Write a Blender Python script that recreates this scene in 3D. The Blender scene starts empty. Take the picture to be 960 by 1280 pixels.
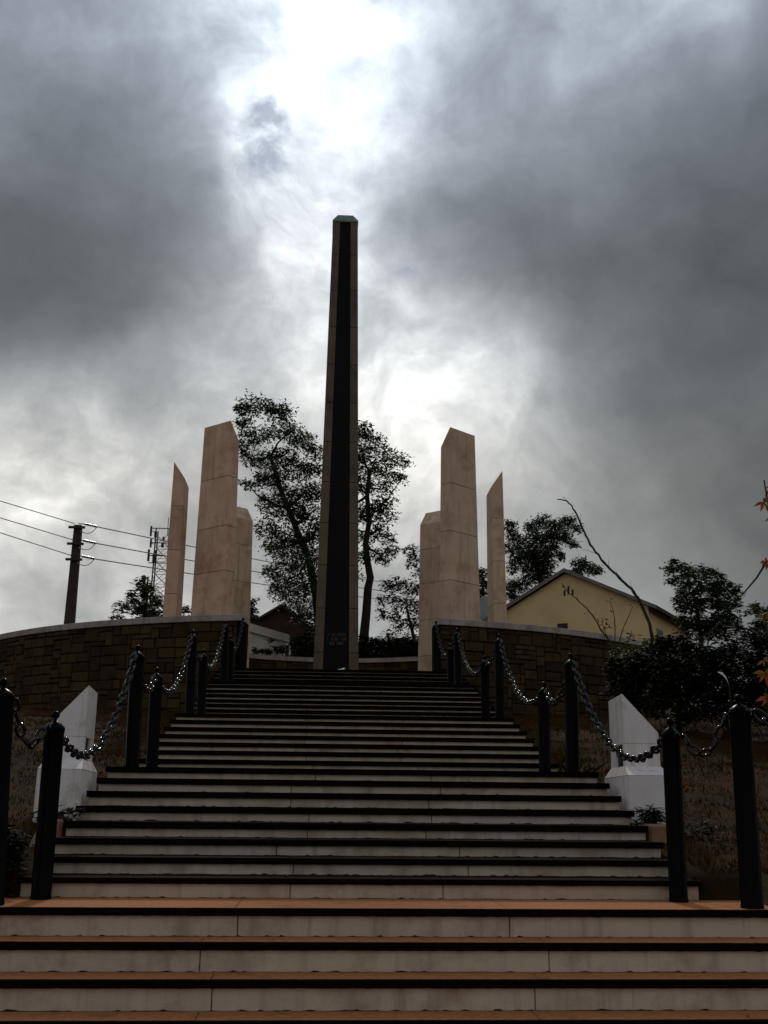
import bpy, bmesh, math, random
from math import sin, cos, pi, radians, sqrt, exp
from mathutils import Vector, Matrix, noise
random.seed(7)
scene = bpy.context.scene
col = scene.collection

# ------------------------------------------------------------------ camera
CAM = Vector((-0.3574, 0.0, 0.6992))
F = Vector((0.054787, 0.961345, 0.269840)); R = Vector((0.998188, -0.059469, 0.009200)); U = Vector((-0.024891, -0.268847, 0.962861))
FPX = 1293.0
cam = bpy.data.cameras.new('camera')
cam.sensor_fit = 'VERTICAL'; cam.sensor_height = 24.0; cam.lens = 24.0 * FPX / 1280.0
cam.clip_start = 0.1; cam.clip_end = 6000
co = bpy.data.objects.new('camera', cam); col.objects.link(co)
co.matrix_world = Matrix(((R.x, U.x, -F.x, CAM.x), (R.y, U.y, -F.y, CAM.y), (R.z, U.z, -F.z, CAM.z), (0, 0, 0, 1)))
scene.camera = co

def ray(px, py): return F + R * ((px - 480) / FPX) + U * ((640 - py) / FPX)
def at(px, py, Y):
    d = ray(px, py); return CAM + d * (Y / d.y)

# ------------------------------------------------------------------ sun, sky, exposure
scene.view_settings.view_transform = 'Standard'; scene.view_settings.look = 'None'
scene.view_settings.exposure = 0.0; scene.view_settings.gamma = 1.0
SUN_DIR = ray(428, 108).normalized()
sl = bpy.data.lights.new('sun', 'SUN'); sl.energy = 0.9; sl.angle = radians(4.0); sl.color = (1.0, 0.93, 0.84)
so = bpy.data.objects.new('sun', sl); col.objects.link(so)
so.rotation_euler = (-SUN_DIR).to_track_quat('-Z', 'Y').to_euler()
so.location = (0, 0, 60)

# cloud masses: direction, tightness, strength
SKY=[(-0.000,0.817,0.576,59.2,0.406),(-0.053,0.966,0.252,59.2,0.122),(0.449,0.801,0.395,59.2,-0.266),(-0.227,0.831,0.508,177.8,0.633),(-0.283,0.929,0.237,177.8,-0.144),(0.119,0.840,0.530,177.8,-0.255),(0.130,0.940,0.314,177.8,0.081),(0.260,0.686,0.680,177.8,0.693),(-0.172,0.839,0.516,177.8,-0.151),(0.067,0.926,0.372,177.8,0.188),(0.436,0.754,0.491,16.0,-0.156),(-0.282,0.847,0.451,177.8,-0.404),(-0.230,0.926,0.299,16.0,0.128),(-0.058,0.720,0.692,177.8,0.146),(0.181,0.860,0.477,177.8,-0.610),(-0.058,0.848,0.527,177.8,0.585),(0.058,0.815,0.577,59.2,0.371),(0.188,0.910,0.370,177.8,0.266),(-0.111,0.975,0.191,177.8,-0.528),(-0.173,0.867,0.467,177.8,-0.734),(-0.171,0.810,0.562,177.8,-0.762),(0.412,0.892,0.185,177.8,-0.370),(-0.059,0.753,0.656,177.8,0.404),(0.397,0.799,0.453,59.2,-0.376),(0.128,0.920,0.372,177.8,0.538),(0.234,0.820,0.523,177.8,0.242),(-0.332,0.834,0.442,177.8,-0.603),(-0.283,0.929,0.237,16.0,0.305),(0.309,0.673,0.671,177.8,0.574),(-0.229,0.858,0.459,177.8,-0.390),(-0.284,0.913,0.293,177.8,0.334),(-0.226,0.956,0.184,16.0,0.552),(-0.058,0.720,0.692,59.2,0.415),(-0.055,0.928,0.369,177.8,0.161),(0.374,0.718,0.587,177.8,-0.255),(0.243,0.874,0.421,177.8,-0.185)]
def build_world():
    w = bpy.data.worlds.new('World'); scene.world = w; w.use_nodes = True
    nt = w.node_tree; N = nt.nodes; L = nt.links; N.clear()
    def nd(t, **k):
        n = N.new(t)
        for a, b in k.items(): setattr(n, a, b)
        return n
    def math_(op, a, b=None, c=None):
        n = nd('ShaderNodeMath', operation=op)
        for i, v in enumerate((a, b, c)):
            if v is None: continue
            if isinstance(v, (int, float)): n.inputs[i].default_value = v
            else: L.new(v, n.inputs[i])
        return n.outputs[0]
    tc = nd('ShaderNodeTexCoord')
    g = tc.outputs['Generated']
    nz = nd('ShaderNodeTexNoise'); nz.inputs['Scale'].default_value = 5.5; nz.inputs['Detail'].default_value = 4; nz.inputs['Roughness'].default_value = .55
    L.new(g, nz.inputs['Vector'])
    sub = nd('ShaderNodeVectorMath', operation='SUBTRACT'); L.new(nz.outputs['Color'], sub.inputs[0]); sub.inputs[1].default_value = (.5, .5, .5)
    sc = nd('ShaderNodeVectorMath', operation='SCALE'); L.new(sub.outputs[0], sc.inputs[0]); sc.inputs['Scale'].default_value = .11
    ad = nd('ShaderNodeVectorMath', operation='ADD'); L.new(g, ad.inputs[0]); L.new(sc.outputs[0], ad.inputs[1])
    nm = nd('ShaderNodeVectorMath', operation='NORMALIZE'); L.new(ad.outputs[0], nm.inputs[0]); wd = nm.outputs[0]
    acc = None
    for (x, y, z, k, a) in SKY:
        dt = nd('ShaderNodeVectorMath', operation='DOT_PRODUCT'); L.new(wd, dt.inputs[0]); dt.inputs[1].default_value = (x, y, z)
        e = math_('EXPONENT', math_('MULTIPLY_ADD', dt.outputs['Value'], k, -k))
        acc = math_('MULTIPLY', e, a) if acc is None else math_('MULTIPLY_ADD', e, a, acc)
    # cloud texture: billows and wisps
    def fbm(scale, det, rough, dist=0.0, stretch=(1, 1, 1.6)):
        mp = nd('ShaderNodeVectorMath', operation='MULTIPLY'); L.new(wd, mp.inputs[0]); mp.inputs[1].default_value = stretch
        n = nd('ShaderNodeTexNoise'); n.inputs['Scale'].default_value = scale; n.inputs['Detail'].default_value = det
        n.inputs['Roughness'].default_value = rough; n.inputs['Distortion'].default_value = dist
        L.new(mp.outputs[0], n.inputs['Vector']); return n.outputs['Fac']
    n1 = fbm(4.4, 6, .5, .0, (1, 1, 1.3)); n2 = fbm(12.0, 9, .6, .0, (1, 1, 1.2))
    amp = math_('MULTIPLY_ADD', math_('MAXIMUM', acc, 0.0), 1.3, .75)
    tex = math_('MULTIPLY_ADD', math_('SUBTRACT', n1, .5), 1.25, math_('MULTIPLY', math_('SUBTRACT', n2, .5), amp))
    # wisps are strongest where the cloud is thin and bright
    tot = math_('ADD', acc, tex)
    # the sun behind thin cloud
    dt = nd('ShaderNodeVectorMath', operation='DOT_PRODUCT'); L.new(wd, dt.inputs[0]); dt.inputs[1].default_value = tuple(SUN_DIR)
    glow = math_('EXPONENT', math_('MULTIPLY_ADD', dt.outputs['Value'], 260.0, -260.0))
    tot = math_('MULTIPLY_ADD', glow, .15, tot)
    # added bright lobe in the unseen sky behind the camera, lifts facing surfaces
    db = nd('ShaderNodeVectorMath', operation='DOT_PRODUCT'); L.new(g, db.inputs[0]); db.inputs[1].default_value = (0, -.94, .34)
    back = math_('EXPONENT', math_('MULTIPLY_ADD', db.outputs['Value'], 1.4, -1.4))
    tot = math_('MULTIPLY_ADD', back, .55, tot)
    lum = math_('MULTIPLY', math_('EXPONENT', tot), 2.42)
    # colour of the cloud by its brightness
    cr = nd('ShaderNodeValToRGB'); L.new(math_('MULTIPLY', lum, .1), cr.inputs[0])
    el = cr.color_ramp.elements
    el[0].position = .03; el[0].color = (.94, 1.0, 1.06, 1); el[1].position = .9; el[1].color = (1.0, 1.0, .985, 1)
    e = el.new(.3); e.color = (.965, 1.0, 1.03, 1)
    sx = nd('ShaderNodeSeparateXYZ'); L.new(g, sx.inputs[0])
    er = nd('ShaderNodeMapRange'); L.new(sx.outputs['Z'], er.inputs[0]); er.inputs[1].default_value = .3; er.inputs[2].default_value = .62
    ec = nd('ShaderNodeMix', data_type='RGBA', blend_type='MULTIPLY'); ec.inputs[0].default_value = 1.0
    ew = nd('ShaderNodeMix', data_type='RGBA'); L.new(er.outputs[0], ew.inputs[0]); ew.inputs[6].default_value = (1.01, 1.0, .965, 1); ew.inputs[7].default_value = (.90, .985, 1.11, 1)
    L.new(cr.outputs[0], ec.inputs[6]); L.new(ew.outputs[2], ec.inputs[7])
    cm = nd('ShaderNodeVectorMath', operation='SCALE'); L.new(ec.outputs[2], cm.inputs[0]); L.new(lum, cm.inputs['Scale'])
    # blue sky through the few gaps
    st = nd('ShaderNodeTexSky'); st.sky_type = 'NISHITA'; st.sun_disc = False
    st.sun_elevation = math.asin(SUN_DIR.z); st.sun_rotation = math.atan2(SUN_DIR.x, SUN_DIR.y)
    gap = fbm(22.0, 6, .65, .0)
    c0 = ray(325, 205).normalized(); c1 = ray(338, 130).normalized(); c2 = ray(515, 335).normalized()
    gs = None
    for c, k, a in ((c0, 1600.0, .62), (c1, 2400.0, .58), (c2, 2200.0, .36)):
        dt = nd('ShaderNodeVectorMath', operation='DOT_PRODUCT'); L.new(g, dt.inputs[0]); dt.inputs[1].default_value = tuple(c)
        v = math_('MULTIPLY', math_('EXPONENT', math_('MULTIPLY_ADD', dt.outputs['Value'], k, -k)), a)
        gs = v if gs is None else math_('ADD', gs, v)
    gm = nd('ShaderNodeMapRange'); L.new(math_('ADD', gap, gs), gm.inputs[0])
    gm.inputs[1].default_value = .84; gm.inputs[2].default_value = 1.14; gm.inputs[4].default_value = .85
    mx = nd('ShaderNodeMix', data_type='RGBA'); L.new(gm.outputs[0], mx.inputs[0]); L.new(cm.outputs[0], mx.inputs[6]); tn = nd('ShaderNodeVectorMath', operation='MULTIPLY'); sd = nd('ShaderNodeVectorMath', operation='SCALE'); L.new(st.outputs[0], sd.inputs[0]); sd.inputs['Scale'].default_value = .30; L.new(sd.outputs[0], tn.inputs[0]); tn.inputs[1].default_value = (.72, .90, 1.18); L.new(tn.outputs[0], mx.inputs[7])
    bg = nd('ShaderNodeBackground'); bg.inputs['Strength'].default_value = .1
    L.new(mx.outputs[2], bg.inputs['Color'])
    out = nd('ShaderNodeOutputWorld'); L.new(bg.outputs[0], out.inputs[0])
build_world()

# ------------------------------------------------------------------ helpers
def link(o, parent=None):
    col.objects.link(o)
    if parent is not None: o.parent = parent
    return o
def meta(o, label=None, cat=None, group=None, kind=None):
    if label: o['label'] = label
    if cat: o['category'] = cat
    if group: o['group'] = group
    if kind: o['kind'] = kind
    return o
def thing(name, label, cat, loc=(0, 0, 0), group=None):
    o = bpy.data.objects.new(name, None); o.empty_display_size = .1
    o.location = loc; link(o); return meta(o, label, cat, group)
def mesh(name, verts, faces, mat, parent=None, smooth=False, mats=None, idx=None):
    m = bpy.data.meshes.new(name)
    off = parent.location if (parent is not None and parent.type == 'EMPTY') else Vector((0, 0, 0))
    if parent is not None and parent.parent is not None: off = parent.parent.location
    m.from_pydata([tuple(Vector(v) - off) for v in verts], [], faces)
    for a in (mats or [mat]): m.materials.append(a)
    if idx: m.polygons.foreach_set('material_index', idx)
    if smooth: m.polygons.foreach_set('use_smooth', [True] * len(m.polygons))
    m.update()
    o = bpy.data.objects.new(name, m); link(o, parent); return o
class MB:
    def __init__(s): s.v = []; s.f = []; s.i = []
    def add(s, vs, fs, mi=0):
        b = len(s.v); s.v += [tuple(v) for v in vs]; s.f += [tuple(b + i for i in f) for f in fs]; s.i += [mi] * len(fs)
    def box(s, a, b, mi=0):
        x0, y0, z0 = a; x1, y1, z1 = b
        s.add([(x0, y0, z0), (x1, y0, z0), (x1, y1, z0), (x0, y1, z0), (x0, y0, z1), (x1, y0, z1), (x1, y1, z1), (x0, y1, z1)],
              [(0, 3, 2, 1), (4, 5, 6, 7), (0, 1, 5, 4), (1, 2, 6, 5), (2, 3, 7, 6), (3, 0, 4, 7)], mi)
    def bbox(s, a, b, c=.01, mi=0):
        """box with chamfered edges"""
        x0, y0, z0 = a; x1, y1, z1 = b
        c = min(c, (x1 - x0) * .4, (y1 - y0) * .4, (z1 - z0) * .4)
        bm = bmesh.new(); bmesh.ops.create_cube(bm, size=1.0)
        for v in bm.verts: v.co = Vector(((x0 + x1) / 2 + v.co.x * (x1 - x0), (y0 + y1) / 2 + v.co.y * (y1 - y0), (z0 + z1) / 2 + v.co.z * (z1 - z0)))
        bmesh.ops.bevel(bm, geom=bm.edges[:], offset=c, segments=1, affect='EDGES')
        bm.verts.index_update()
        s.add([v.co.copy() for v in bm.verts], [tuple(v.index for v in f.verts) for f in bm.faces], mi); bm.free()
    def prism(s, poly, z0, z1, mi=0):
        n = len(poly)
        tz = (lambda i: z1[i]) if isinstance(z1, (list, tuple)) else (lambda i: z1)
        s.add([(x, y, z0) for x, y in poly] + [(p[0], p[1], tz(i)) for i, p in enumerate(poly)],
              [tuple(range(n - 1, -1, -1)), tuple(range(n, 2 * n))] + [(i, (i + 1) % n, n + (i + 1) % n, n + i) for i in range(n)], mi)
    def tube(s, pts, rad, seg=6, mi=0, cap=True, closed=False):
        pts = [Vector(p) for p in pts]; n = len(pts)
        if not isinstance(rad, (list, tuple)): rad = [rad] * n
        b = len(s.v); up = Vector((0, 0, 1)); prev = None
        for i, p in enumerate(pts):
            if closed: t = pts[(i + 1) % n] - pts[i - 1]
            else: t = pts[min(i + 1, n - 1)] - pts[max(i - 1, 0)]
            t.normalize()
            if prev is None:
                a = t.cross(up)
                if a.length < .1: a = t.cross(Vector((1, 0, 0)))
            else: a = prev - t * prev.dot(t)
            a.normalize(); prev = a; c = t.cross(a)
            for k in range(seg):
                q = 2 * pi * k / seg; s.v.append(tuple(p + (a * cos(q) + c * sin(q)) * rad[i]))
        m = n if closed else n - 1
        for i in range(m):
            j = (i + 1) % n
            for k in range(seg):
                l = (k + 1) % seg; s.f.append((b + i * seg + k, b + i * seg + l, b + j * seg + l, b + j * seg + k)); s.i.append(mi)
        if cap and not closed:
            s.f.append(tuple(b + k for k in range(seg - 1, -1, -1))); s.f.append(tuple(b + (n - 1) * seg + k for k in range(seg))); s.i += [mi, mi]
    def lathe(s, prof, c=(0, 0, 0), seg=20, mi=0):
        b = len(s.v); n = len(prof)
        for r, z in prof:
            for k in range(seg):
                q = 2 * pi * k / seg; s.v.append((c[0] + r * cos(q), c[1] + r * sin(q), c[2] + z))
        for i in range(n - 1):
            for k in range(seg):
                l = (k + 1) % seg; s.f.append((b + i * seg + k, b + i * seg + l, b + (i + 1) * seg + l, b + (i + 1) * seg + k)); s.i.append(mi)
        s.f.append(tuple(b + (n - 1) * seg + k for k in range(seg))); s.f.append(tuple(b + k for k in range(seg - 1, -1, -1))); s.i += [mi, mi]
    def obj(s, name, mat, parent=None, smooth=False, mats=None):
        return mesh(name, s.v, s.f, mat, parent, smooth, mats, s.i if mats else None)

# ------------------------------------------------------------------ materials
def mat(name, base, var=None, rough=.8, scale=6.0, bump=.15, bscale=40.0, spec=.3, metal=0.0, dirt=None, dscale=2.0, dthr=(.5, .7), objvar=0.0, coat=0.0, streak=None, trans=None):
    m = bpy.data.materials.new(name); m.use_nodes = True
    nt = m.node_tree; N = nt.nodes; L = nt.links; b = N['Principled BSDF']
    geo = N.new('ShaderNodeNewGeometry'); pos = geo.outputs['Position']
    def noise_(sc, det=5, rg=.6, vec=None):
        n = N.new('ShaderNodeTexNoise'); n.inputs['Scale'].default_value = sc; n.inputs['Detail'].default_value = det; n.inputs['Roughness'].default_value = rg
        L.new(vec or pos, n.inputs['Vector']); return n.outputs['Fac']
    def ramp(f, a, c):
        r = N.new('ShaderNodeMapRange'); L.new(f, r.inputs[0]); r.inputs[1].default_value = a; r.inputs[2].default_value = c; return r.outputs[0]
    def mix(fac, a, c, mode='MIX'):
        x = N.new('ShaderNodeMix'); x.data_type = 'RGBA'; x.blend_type = mode
        if isinstance(fac, (int, float)): x.inputs[0].default_value = fac
        else: L.new(fac, x.inputs[0])
        for i, v in ((6, a), (7, c)):
            if isinstance(v, tuple): x.inputs[i].default_value = (*v[:3], 1)
            else: L.new(v, x.inputs[i])
        return x.outputs[2]
    c = mix(ramp(noise_(scale), .3, .7), base, var or tuple(v * .75 for v in base))
    if dirt: c = mix(ramp(noise_(dscale, 8, .68), *dthr), c, dirt)
    if streak:
        mp = N.new('ShaderNodeVectorMath'); mp.operation = 'MULTIPLY'; L.new(pos, mp.inputs[0]); mp.inputs[1].default_value = (9, 9, .6)
        c = mix(ramp(noise_(1.0, 6, .6, mp.outputs[0]), .52, .72), c, streak)
    if objvar:
        oi = N.new('ShaderNodeObjectInfo'); r = N.new('ShaderNodeMapRange'); L.new(oi.outputs['Random'], r.inputs[0])
        r.inputs[3].default_value = 1 - objvar; r.inputs[4].default_value = 1 + objvar
        hs = N.new('ShaderNodeHueSaturation'); L.new(r.outputs[0], hs.inputs['Value']); L.new(c, hs.inputs['Color']); c = hs.outputs[0]
    L.new(c, b.inputs['Base Color'])
    b.inputs['Metallic'].default_value = metal; b.inputs['Specular IOR Level'].default_value = spec
    rr = N.new('ShaderNodeMapRange'); L.new(noise_(scale * 1.7), rr.inputs[0]); rr.inputs[1].default_value = .3; rr.inputs[2].default_value = .7
    rr.inputs[3].default_value = rough * .85; rr.inputs[4].default_value = min(1, rough * 1.12); L.new(rr.outputs[0], b.inputs['Roughness'])
    b.inputs['Coat Weight'].default_value = coat
    if bump:
        bp = N.new('ShaderNodeBump'); bp.inputs['Strength'].default_value = bump; bp.inputs['Distance'].default_value = .02
        L.new(noise_(bscale, 6, .65), bp.inputs['Height']); L.new(bp.outputs[0], b.inputs['Normal'])
    if trans:
        tr = N.new('ShaderNodeBsdfTranslucent'); tr.inputs[0].default_value = (*trans, 1)
        ms = N.new('ShaderNodeMixShader'); ms.inputs[0].default_value = .3
        L.new(b.outputs[0], ms.inputs[1]); L.new(tr.outputs[0], ms.inputs[2]); L.new(ms.outputs[0], N['Material Output'].inputs[0])
    return m
M = {}
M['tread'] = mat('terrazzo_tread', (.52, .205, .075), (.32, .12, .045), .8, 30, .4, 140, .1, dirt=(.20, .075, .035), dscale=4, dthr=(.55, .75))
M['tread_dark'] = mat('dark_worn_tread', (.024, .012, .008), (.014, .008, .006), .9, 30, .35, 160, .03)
M['nosing'] = mat('dark_nosing', (.007, .0035, .0025), (.004, .002, .0018), .85, 12, .3, 90, .03, dirt=(.024, .012, .007), dscale=9, dthr=(.6, .8))
M['riser'] = mat('whitewashed_riser', (.56, .47, .37), (.46, .38, .295), .85, 5, .3, 60, .15, dirt=(.26, .165, .11), dscale=2.6, dthr=(.5, .8), objvar=.08, streak=(.33, .27, .22))
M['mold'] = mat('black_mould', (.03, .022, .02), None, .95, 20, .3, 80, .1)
M['stringer'] = mat('stringer_plaster', (.40, .33, .29), (.30, .24, .21), .85, 5, .3, 50, .15, dirt=(.18, .13, .10), dscale=3)
M['white'] = mat('white_painted_plaster', (.76, .70, .68), (.68, .62, .60), .75, 4, .2, 40, .2, dirt=(.40, .31, .26), dscale=3.4, dthr=(.54, .74), streak=(.52, .44, .4))
M['slot'] = mat('slot_shadow_plaster', (.25, .2, .18), None, .9)
M['iron'] = mat('black_gloss_paint', (.0018, .0014, .0013), (.0025, .002, .002), .26, 10, .02, 30, .035, coat=.0)
M['chain'] = mat('black_enamelled_chain', (.003, .0025, .0025), (.006, .005, .0045), .10, 20, .03, 60, .26, metal=.0)
M['marble'] = mat('pink_marble_cladding', (.64, .43, .285), (.53, .32, .20), .6, 1.6, .12, 30, .25, dirt=(.36, .17, .09), dscale=1.0, dthr=(.5, .66), objvar=.1, streak=(.45, .27, .17))
M['marble_side'] = mat('beige_marble_cladding', (.60, .435, .29), (.50, .345, .22), .6, 1.6, .12, 30, .25, dirt=(.31, .18, .11), dscale=1.1, dthr=(.5, .68), objvar=.1, streak=(.38, .27, .19))
M['groove'] = mat('dark_joint', (.06, .04, .03), None, .9)
M['obstone'] = mat('obelisk_brown_stone', (.14, .098, .066), (.10, .07, .049), .65, 2, .12, 30, .25, dirt=(.05, .035, .027), dscale=1.3, objvar=.1)
M['granite'] = mat('polished_black_granite', (.003, .0022, .002), (.004, .003, .003), .4, 60, .02, 60, .08)
M['capstone'] = mat('weathered_cap', (.20, .24, .20), (.14, .17, .14), .6, 3, .1, 30, .3)
M['gilt'] = mat('gilt_lettering', (.07, .06, .04), None, .6, 20, 0)
M['stone'] = mat('brown_wall_stone', (.062, .037, .017), (.040, .028, .013), .9, 5, .6, 22, .03, dirt=(.022, .018, .011), dscale=3, dthr=(.5, .72), objvar=.38)
M['mortar'] = mat('dark_mortar', (.010, .007, .005), None, .95, 8, .4, 40, .05)
M['coping'] = mat('grey_coping', (.38, .33, .30), (.30, .26, .24), .85, 4, .25, 40, .15, dirt=(.18, .15, .13), dscale=2.2, objvar=.05, streak=(.2, .17, .15))
M['paving'] = mat('platform_paving', (.16, .12, .09), None, .8, 3, .2, 30)
M['earth'] = mat('dry_earth', (.054, .023, .005), (.030, .014, .004), .95, 2.2, .8, 18, .05, dirt=(.016, .013, .004), dscale=1.3, dthr=(.45, .65))
M['grass'] = mat('dry_grass', (.056, .025, .0045), (.030, .017, .004), .95, 1.5, 0, 10, .05)
M['leaf'] = mat('dark_leaf', (.045, .060, .028), (.03, .040, .02), .55, 1.2, 0, 10, .25, trans=(.05, .07, .02))
M['leaf2'] = mat('olive_leaf', (.065, .085, .03), (.04, .055, .02), .55, 1.2, 0, 10, .25, trans=(.08, .1, .03))
M['leafbush'] = mat('bush_leaf', (.020, .029, .010), (.010, .015, .006), .75, 2.0, 0, 10, .05)
M['bark'] = mat('tree_bark', (.035, .029, .024), (.022, .018, .015), .95, 5, .5, 20, .08)
M['bark_light'] = mat('dry_twig_bark', (.06, .045, .03), None, .9, 5, .3, 30, .08)
M['red'] = mat('red_bract', (.34, .055, .015), (.30, .085, .02), .55, 9, .1, 30, .3, trans=(.3, .07, .02))
M['ochre'] = mat('ochre_leaf', (.22, .10, .022), (.15, .11, .022), .55, 9, .1, 30, .3, trans=(.2, .11, .025))
M['yellow'] = mat('yellow_render', (.72, .55, .28), (.67, .50, .24), .9, .9, .15, 25, .1, dirt=(.50, .38, .18), dscale=.5, dthr=(.5, .85))
M['rooftrim'] = mat('grey_verge', (.20, .165, .14), None, .8, 3)
M['roof'] = mat('dark_roof_tile', (.05, .04, .038), None, .85, 6, .4, 12)
M['darkwin_nicheshade'] = mat('dark_window_and_niche_shade', (.012, .01, .008), None, .4, 3, 0)
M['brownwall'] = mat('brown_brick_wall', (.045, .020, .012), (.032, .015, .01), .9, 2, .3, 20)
M['whitewall'] = mat('white_building_wall', (.62, .60, .55), (.55, .53, .48), .85, 1, .1, 20, .15, dirt=(.42, .4, .35), dscale=.8)
M['palewall'] = mat('pale_blue_wall', (.30, .33, .35), None, .8, 2)
M['pole'] = mat('weathered_timber_pole', (.07, .05, .038), (.045, .034, .028), .9, 4, .5, 18, .08)
M['steel'] = mat('galvanised_steel', (.05, .045, .042), None, .7, 5, .1, 30, .15)
M['wire'] = mat('cable', (.03, .03, .03), None, .6, 5, 0)
M['insul'] = mat('insulator_glaze', (.035, .02, .018), None, .3, 5, 0, 10, .5)
M['paper'] = mat('white_paper', (.8, .78, .75), None, .8, 5, .1)
M['brick_rubble'] = mat('reddish_kerb', (.30, .15, .10), (.22, .11, .08), .9, 5, .4, 30, .1)

# ------------------------------------------------------------------ ground
def terr(x, y):
    z = .167 * (y - 7.3)
    if y > 23: z = .167 * 15.7 + min(y - 23, 60) * .03
    if y < 5.5: z = .167 * (5.5 - 7.3) - .25 * min(max(5.5 - y, 0), 2.4)
    if y > 9: z += .10 * (noise.noise(Vector((x * .5, y * .5, 3))))
    z += .035 * noise.noise(Vector((x * 1.7, y * 1.7, 0)))
    z += .02 * min(max(abs(x) - 4, 0), 12) * (1 if y < 22 else 0)
    return z
def ground():
    xs = sorted(set([-3000, -900, -300, -120, -60, -35, -24, -18] + [round(-14 + i * .25, 3) for i in range(113)] + [-3.74, 3.74, -2.98, 2.98, -2.5, 2.5, 2.54, -2.54] + [18, 24, 35, 60, 120, 300, 900, 3000]))
    ys = sorted(set([-3000, -600, -100, -30, -12, -6, -3] + [round(-2 + i * .3, 3) for i in range(117)] + [8.2, 8.25, 7.42, 23.3] + [36, 40, 46, 55, 70, 100, 200, 500, 1200, 3000]))
    vs = []; fs = []
    for y in ys:
        for x in xs:
            z = terr(x, y)
            if abs(x) <= 2.52 and 5 < y < 23.3: z = min(z, .13 * 0 + (.167 * (y - 7.3)) - .75)
            if abs(x) <= 2.96 and y <= 8.22: z = min(z, -.25)
            if abs(x) <= 3.72 and y <= 7.43: z = min(z, -1.15)
            vs.append((x, y, z))
    n = len(xs)
    for j in range(len(ys) - 1):
        for i in range(n - 1): fs.append((j * n + i, j * n + i + 1, (j + 1) * n + i + 1, (j + 1) * n + i))
    o = mesh('ground', vs, fs, M['earth'], smooth=True); meta(o, kind='structure')
ground()
M['forecourt'] = mat('forecourt_concrete', (.38, .33, .28), (.30, .26, .22), .85, 1.5, .3, 20, .15)
m = MB(); m.box((-14, -40, -1.2), (14, 6.2, -.92)); o = m.obj('forecourt_pavement', M['forecourt']); meta(o, kind='structure')
# ------------------------------------------------------------------ staircase
DK = {0: 7.465, 1: 8.2, 2: 8.599, 3: 8.997, 4: 9.396, 5: 9.794, 6: 10.192, 7: 10.591, 8: 10.989, 9: 12.836, 10: 13.325, 11: 13.814, 12: 14.303, 13: 14.792, 14: 15.281, 15: 15.77, 16: 16.851, 17: 17.34, 18: 17.829, 19: 18.318, 20: 18.807, 21: 19.296, 22: 19.785, 23: 20.464, 24: 20.954, 25: 21.443, 26: 21.932}
DZ = {1: .010, 2: .005, 3: .002, 4: -.005, 5: -.009, 6: -.006, 7: -.010, 8: -.020, 9: 0, 10: -.004, 11: -.009, 12: -.010, 13: -.013, 14: -.009, 15: -.008, 16: .021, 17: .017, 18: .008, 19: .010, 20: .006, 21: .013, 22: .007, 23: .003}
for k in range(-1, -6, -1): DK[k] = DK[k + 1] - .275
ZK = {k: (k * .13 + DZ.get(k, 0) if k > 0 else k * .18) for k in DK}
DK[27] = 23.0
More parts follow.
